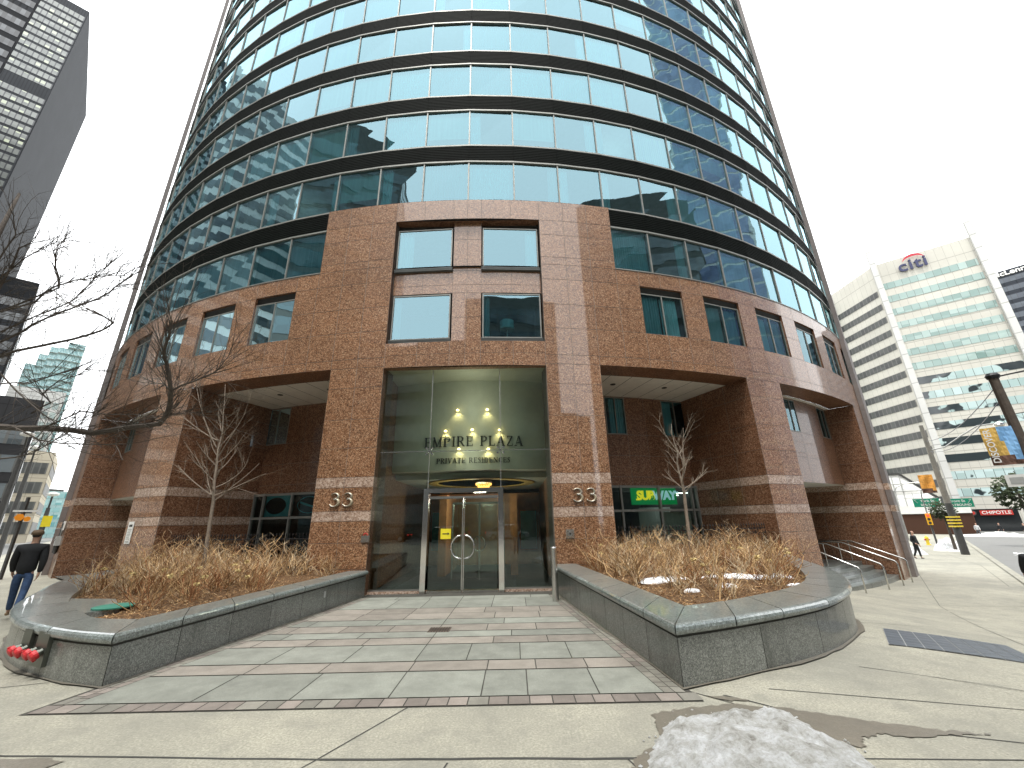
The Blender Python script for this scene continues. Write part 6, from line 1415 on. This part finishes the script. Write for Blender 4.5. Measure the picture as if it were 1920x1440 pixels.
c = pt(50.9, 2.55, 24.4); d = MB(); M = face_M(c, (-c.x, -c.y, 0)); d.box(-.55, .55, -.22, .22, -.01, .01, 'sign_white', M); d.box(-.45, -.1, -.12, .12, .012, .02, 'sign_grey', M); [d.box(0, .42, .08-.1*k, .1-.1*k, .012, .02, 'sign_grey', M) for k in range(3)]; tag(d.build('street_sign'), 'small white sign board hanging under the gold and blue banner', 'sign')
c = pt(44.6, 2.7, 45); banner('small orange street banner beside the dark half of the tall pole', c, (.72, -.69, 0), .8, 1.35, 'banner_orange', 'banner_orange', None, low='banner_dark')
for (b, e, ln1, ln2, lab, ar) in ((44.1, .95, 'York St', 'SOUTH', 'green street direction sign reading York St left of the tall pole', -1), (46.25, .85, 'Front St', 'EASTBOUND', 'green street direction sign reading EASTBOUND right of the tall pole', 1)):
    c = pt(b, e, 62); M = face_M(c, (-c.x, -c.y, 0)); d = MB(); M = M @ Matrix.Scale(.80, 4); d.box(-1.25, 1.25, -.52, .52, -.03, 0, 'sign_green', M); text_mesh(d, ln1, .42, M @ Matrix.Translation((.1*ar*-1, .22, .02)), 'sign_white', .01, .004); text_mesh(d, ln2, .36, M @ Matrix.Translation((0, -.25, .02)), 'sign_white', .01, .004)
    d.bar(M @ Vector((ar*.8, -.02, .03)), M @ Vector((ar*1.1, .35, .03)), .06, .02, 'sign_white'); d.bar(M @ Vector((ar*1.12, .38, .03)), M @ Vector((ar*.92, .38, .03)), .06, .02, 'sign_white'); tag(d.build('street_sign'), lab, 'sign')
def lamp_post(label, b, d_, h, arm, m='steel_dull', th=.09):
    p = pol(b, d_); t = thing('street_lamp', label, 'street lamp', (p.x, p.y, G(*p))); mb = MB(); mb.tube([(0, 0, -.1), (0, 0, h-1.2), (0, 0, h-.8)], [th, th*.7, th*.6], m, 8); mb.build('pole', t)
    a = Vector((arm*.75, -arm*.66, 0)); mb = MB(); mb.tube([Vector((0, 0, h-1)), a*.15+Vector((0, 0, h-.4)), a*.5+Vector((0, 0, h)), a+Vector((0, 0, h+.1))], .05, m, 6); mb.build('lamp_arm', t); mb = MB(); mb.lathe(a+Vector((0, 0, h)), [(.05, .15), (.3, .05), (.28, -.05), (.05, -.12)], 'sign_white', 10); mb.build('lamp_head', t)
lamp_post('curved-arm street lamp in front of the glazed hall', 42.0, 70, 6.5, 2.4); lamp_post('thin straight street lamp left of the green sign', 43.9, 62, 5.6, .6)
for k, (b, d_, h, arm, lab) in enumerate(((-50.6, 36, 7.0, 1.8, 'dark street pole with a long pale arm on the left street'), (-49.9, 46, 7.6, 2.0, 'second dark street pole farther down the left street'), (-47.9, 40, 4.2, .4, 'short dark pole beside the end of the granite wall'))): lamp_post(lab, b, d_, h, arm, 'pole_dark', .16)
# traffic signals
def signal(label, b, e, d_, body, lit):
    c = pt(b, e, d_); t = thing('traffic_signal', label, 'traffic light', (c.x, c.y, G(c.x, c.y))); z = c.z-G(c.x, c.y); mb = MB(); mb.tube([(0, 0, -.1), (0, 0, z-.5)], .07, 'pole_dark', 8); mb.build('pole', t)
    M = face_M((0, 0, z), (-c.x, -c.y, 0)); mb = MB(); mb.box(-.18, .18, -.5, .5, 0, .25, body, M); h = mb.build('signal_head', t)
    for q, mm in enumerate((lit, 'letter_dark', 'letter_dark')): mb = MB(); mb.lathe((0, 0, 0), [(.11, .25), (.11, .29)], mm, 12, M @ Matrix.Translation((0, .32-.32*q, 0))); mb.build('lens', h)
signal('yellow traffic signal showing red beyond the glazed hall corner', 43.9, -.55, 55, 'signal_yellow', 'lamp_red')
c = pt(-49.45, 1.2, 30); d = MB(); M = face_M(c, (-c.x, -c.y, 0)) @ Matrix.Scale(.75, 4); d.lathe((0, 0, 0), [(.05, .03), (.22, .03), (.2, -.05)], 'signal_orange', 6, M); d.lathe((0, 0, 0), [(.02, .03), (.15, .03), (.14, -.05)], 'signal_orange', 12, M @ Matrix.Translation((.34, -.1, 0))); d.box(-.35, .75, .32, .42, -.03, 0, 'sign_white', M); d.bar(M @ Vector((.1, 1.2, -.1)), M @ Vector((.1, -4, -.1)), .1, .1, 'pole_dark')
tag(d.build('warning_sign'), 'bright orange road work sign on a dark pole down the left street', 'sign')
c = pt(-47.75, .85, 34); d = MB(); M = face_M(c, (-c.x, -c.y, 0)); d.box(-.18, .18, -.28, .28, 0, .05, 'yellow_sign', M); d.box(-.03, .03, -3, -.28, -.02, .02, 'pole_dark', M); tag(d.build('warning_sign'), 'small yellow sign on a post near the end of the granite wall', 'sign')
# hydrant, snow bank, small trees, banner flag
hp = Vector((40.7, 43.2)); t = thing('fire_hydrant', 'yellow fire hydrant with red caps beside the snow bank on the right pavement', 'hydrant', (hp.x, hp.y, G(*hp))); mb = MB(); mb.lathe((0, 0, 0), [(.2, 0), (.2, .06), (.13, .08), (.13, .6), (.17, .62), (.15, .74), (.05, .84), (.02, .88)], 'hydrant_yellow', 14); mb.build('barrel', t)
for s in (-1, 1): mb = MB(); mb.lathe((0, 0, 0), [(.07, 0), (.07, .1), (.05, .13)], 'hydrant_red', 10, Matrix.Translation((0, 0, .5)) @ Matrix.Rotation(s*pi/2, 4, 'Y') @ Matrix.Translation((0, 0, .12))); mb.build('cap', t)
def bank(label, c, l, w_, h, rot, seed):
    mb = MB(); N, K = 28, 8; V = []
    for i in range(N+1):
        for k in range(K+1):
            u, v = i/N-.5, k/K-.5; z = h*max(0, 1-(2*abs(v))**2)*max(0, 1-(2*abs(u))**4)*(1+1.5*noise.noise((u*13+seed, v*6, 0)))-.07; x, y = u*l, v*w_; X, Y = c[0]+x*cos(rot)-y*sin(rot), c[1]+x*sin(rot)+y*cos(rot); V.append((X, Y, G(X, Y)+z))
    mb.poly(V, [(i*(K+1)+k, (i+1)*(K+1)+k, (i+1)*(K+1)+k+1, i*(K+1)+k+1) for i in range(N) for k in range(K)], 'snow_dirty'); tag(mb.build('snow_bank', smooth=True), label, 'snow')
bank('low snow bank between the hydrant and the tall pole', (37.6, 38.0), 8, 2.2, .6, radians(45), 1); bank('long snow bank along the far kerb of the right street', (70, 55), 22, 3, .5, radians(-40), 4); bank('thin slushy snow line along the road beside the tall pole', (33.5, 28.5), 16, 1.4, .12, radians(48), 8); bank('snow bank behind the walking woman', (31, 34.2), 4, 1.4, .4, radians(50), 6)
def bushy(label, b, e, d_, r, name='street_tree'):
    c = pt(b, e, d_); g = G(c.x, c.y); t = thing(name, label, 'tree', (c.x, c.y, g)); mb = MB(); mb.tube([(0, 0, -.1), (0, 0, c.z-g)], [.12, .07], 'bark_dark', 7); mb.build('trunk', t); mb = MB(); rnd = random.Random(int(b*10))
    for k in range(900):
        v = Vector((rnd.gauss(0, 1), rnd.gauss(0, 1), rnd.gauss(0, .8))).normalized()*r*rnd.uniform(.3, 1)**.6*(1+.35*noise.noise((k*.01, b, 0))); q = v+Vector((0, 0, c.z-g)); u = Vector((rnd.uniform(-1, 1), rnd.uniform(-1, 1), rnd.uniform(-1, 1))).normalized()*r*.07; w2 = u.orthogonal().normalized()*r*.06; mb.face([q-u-w2, q+u-w2, q+u+w2, q-u+w2], 'evergreen')
    mb.build('crown', t)
bushy('round evergreen tree at the right edge across the street', 50.0, 1.6, 60, 1.7); bushy('small evergreen crown behind the tall pole', 45.0, .2, 50, .85)
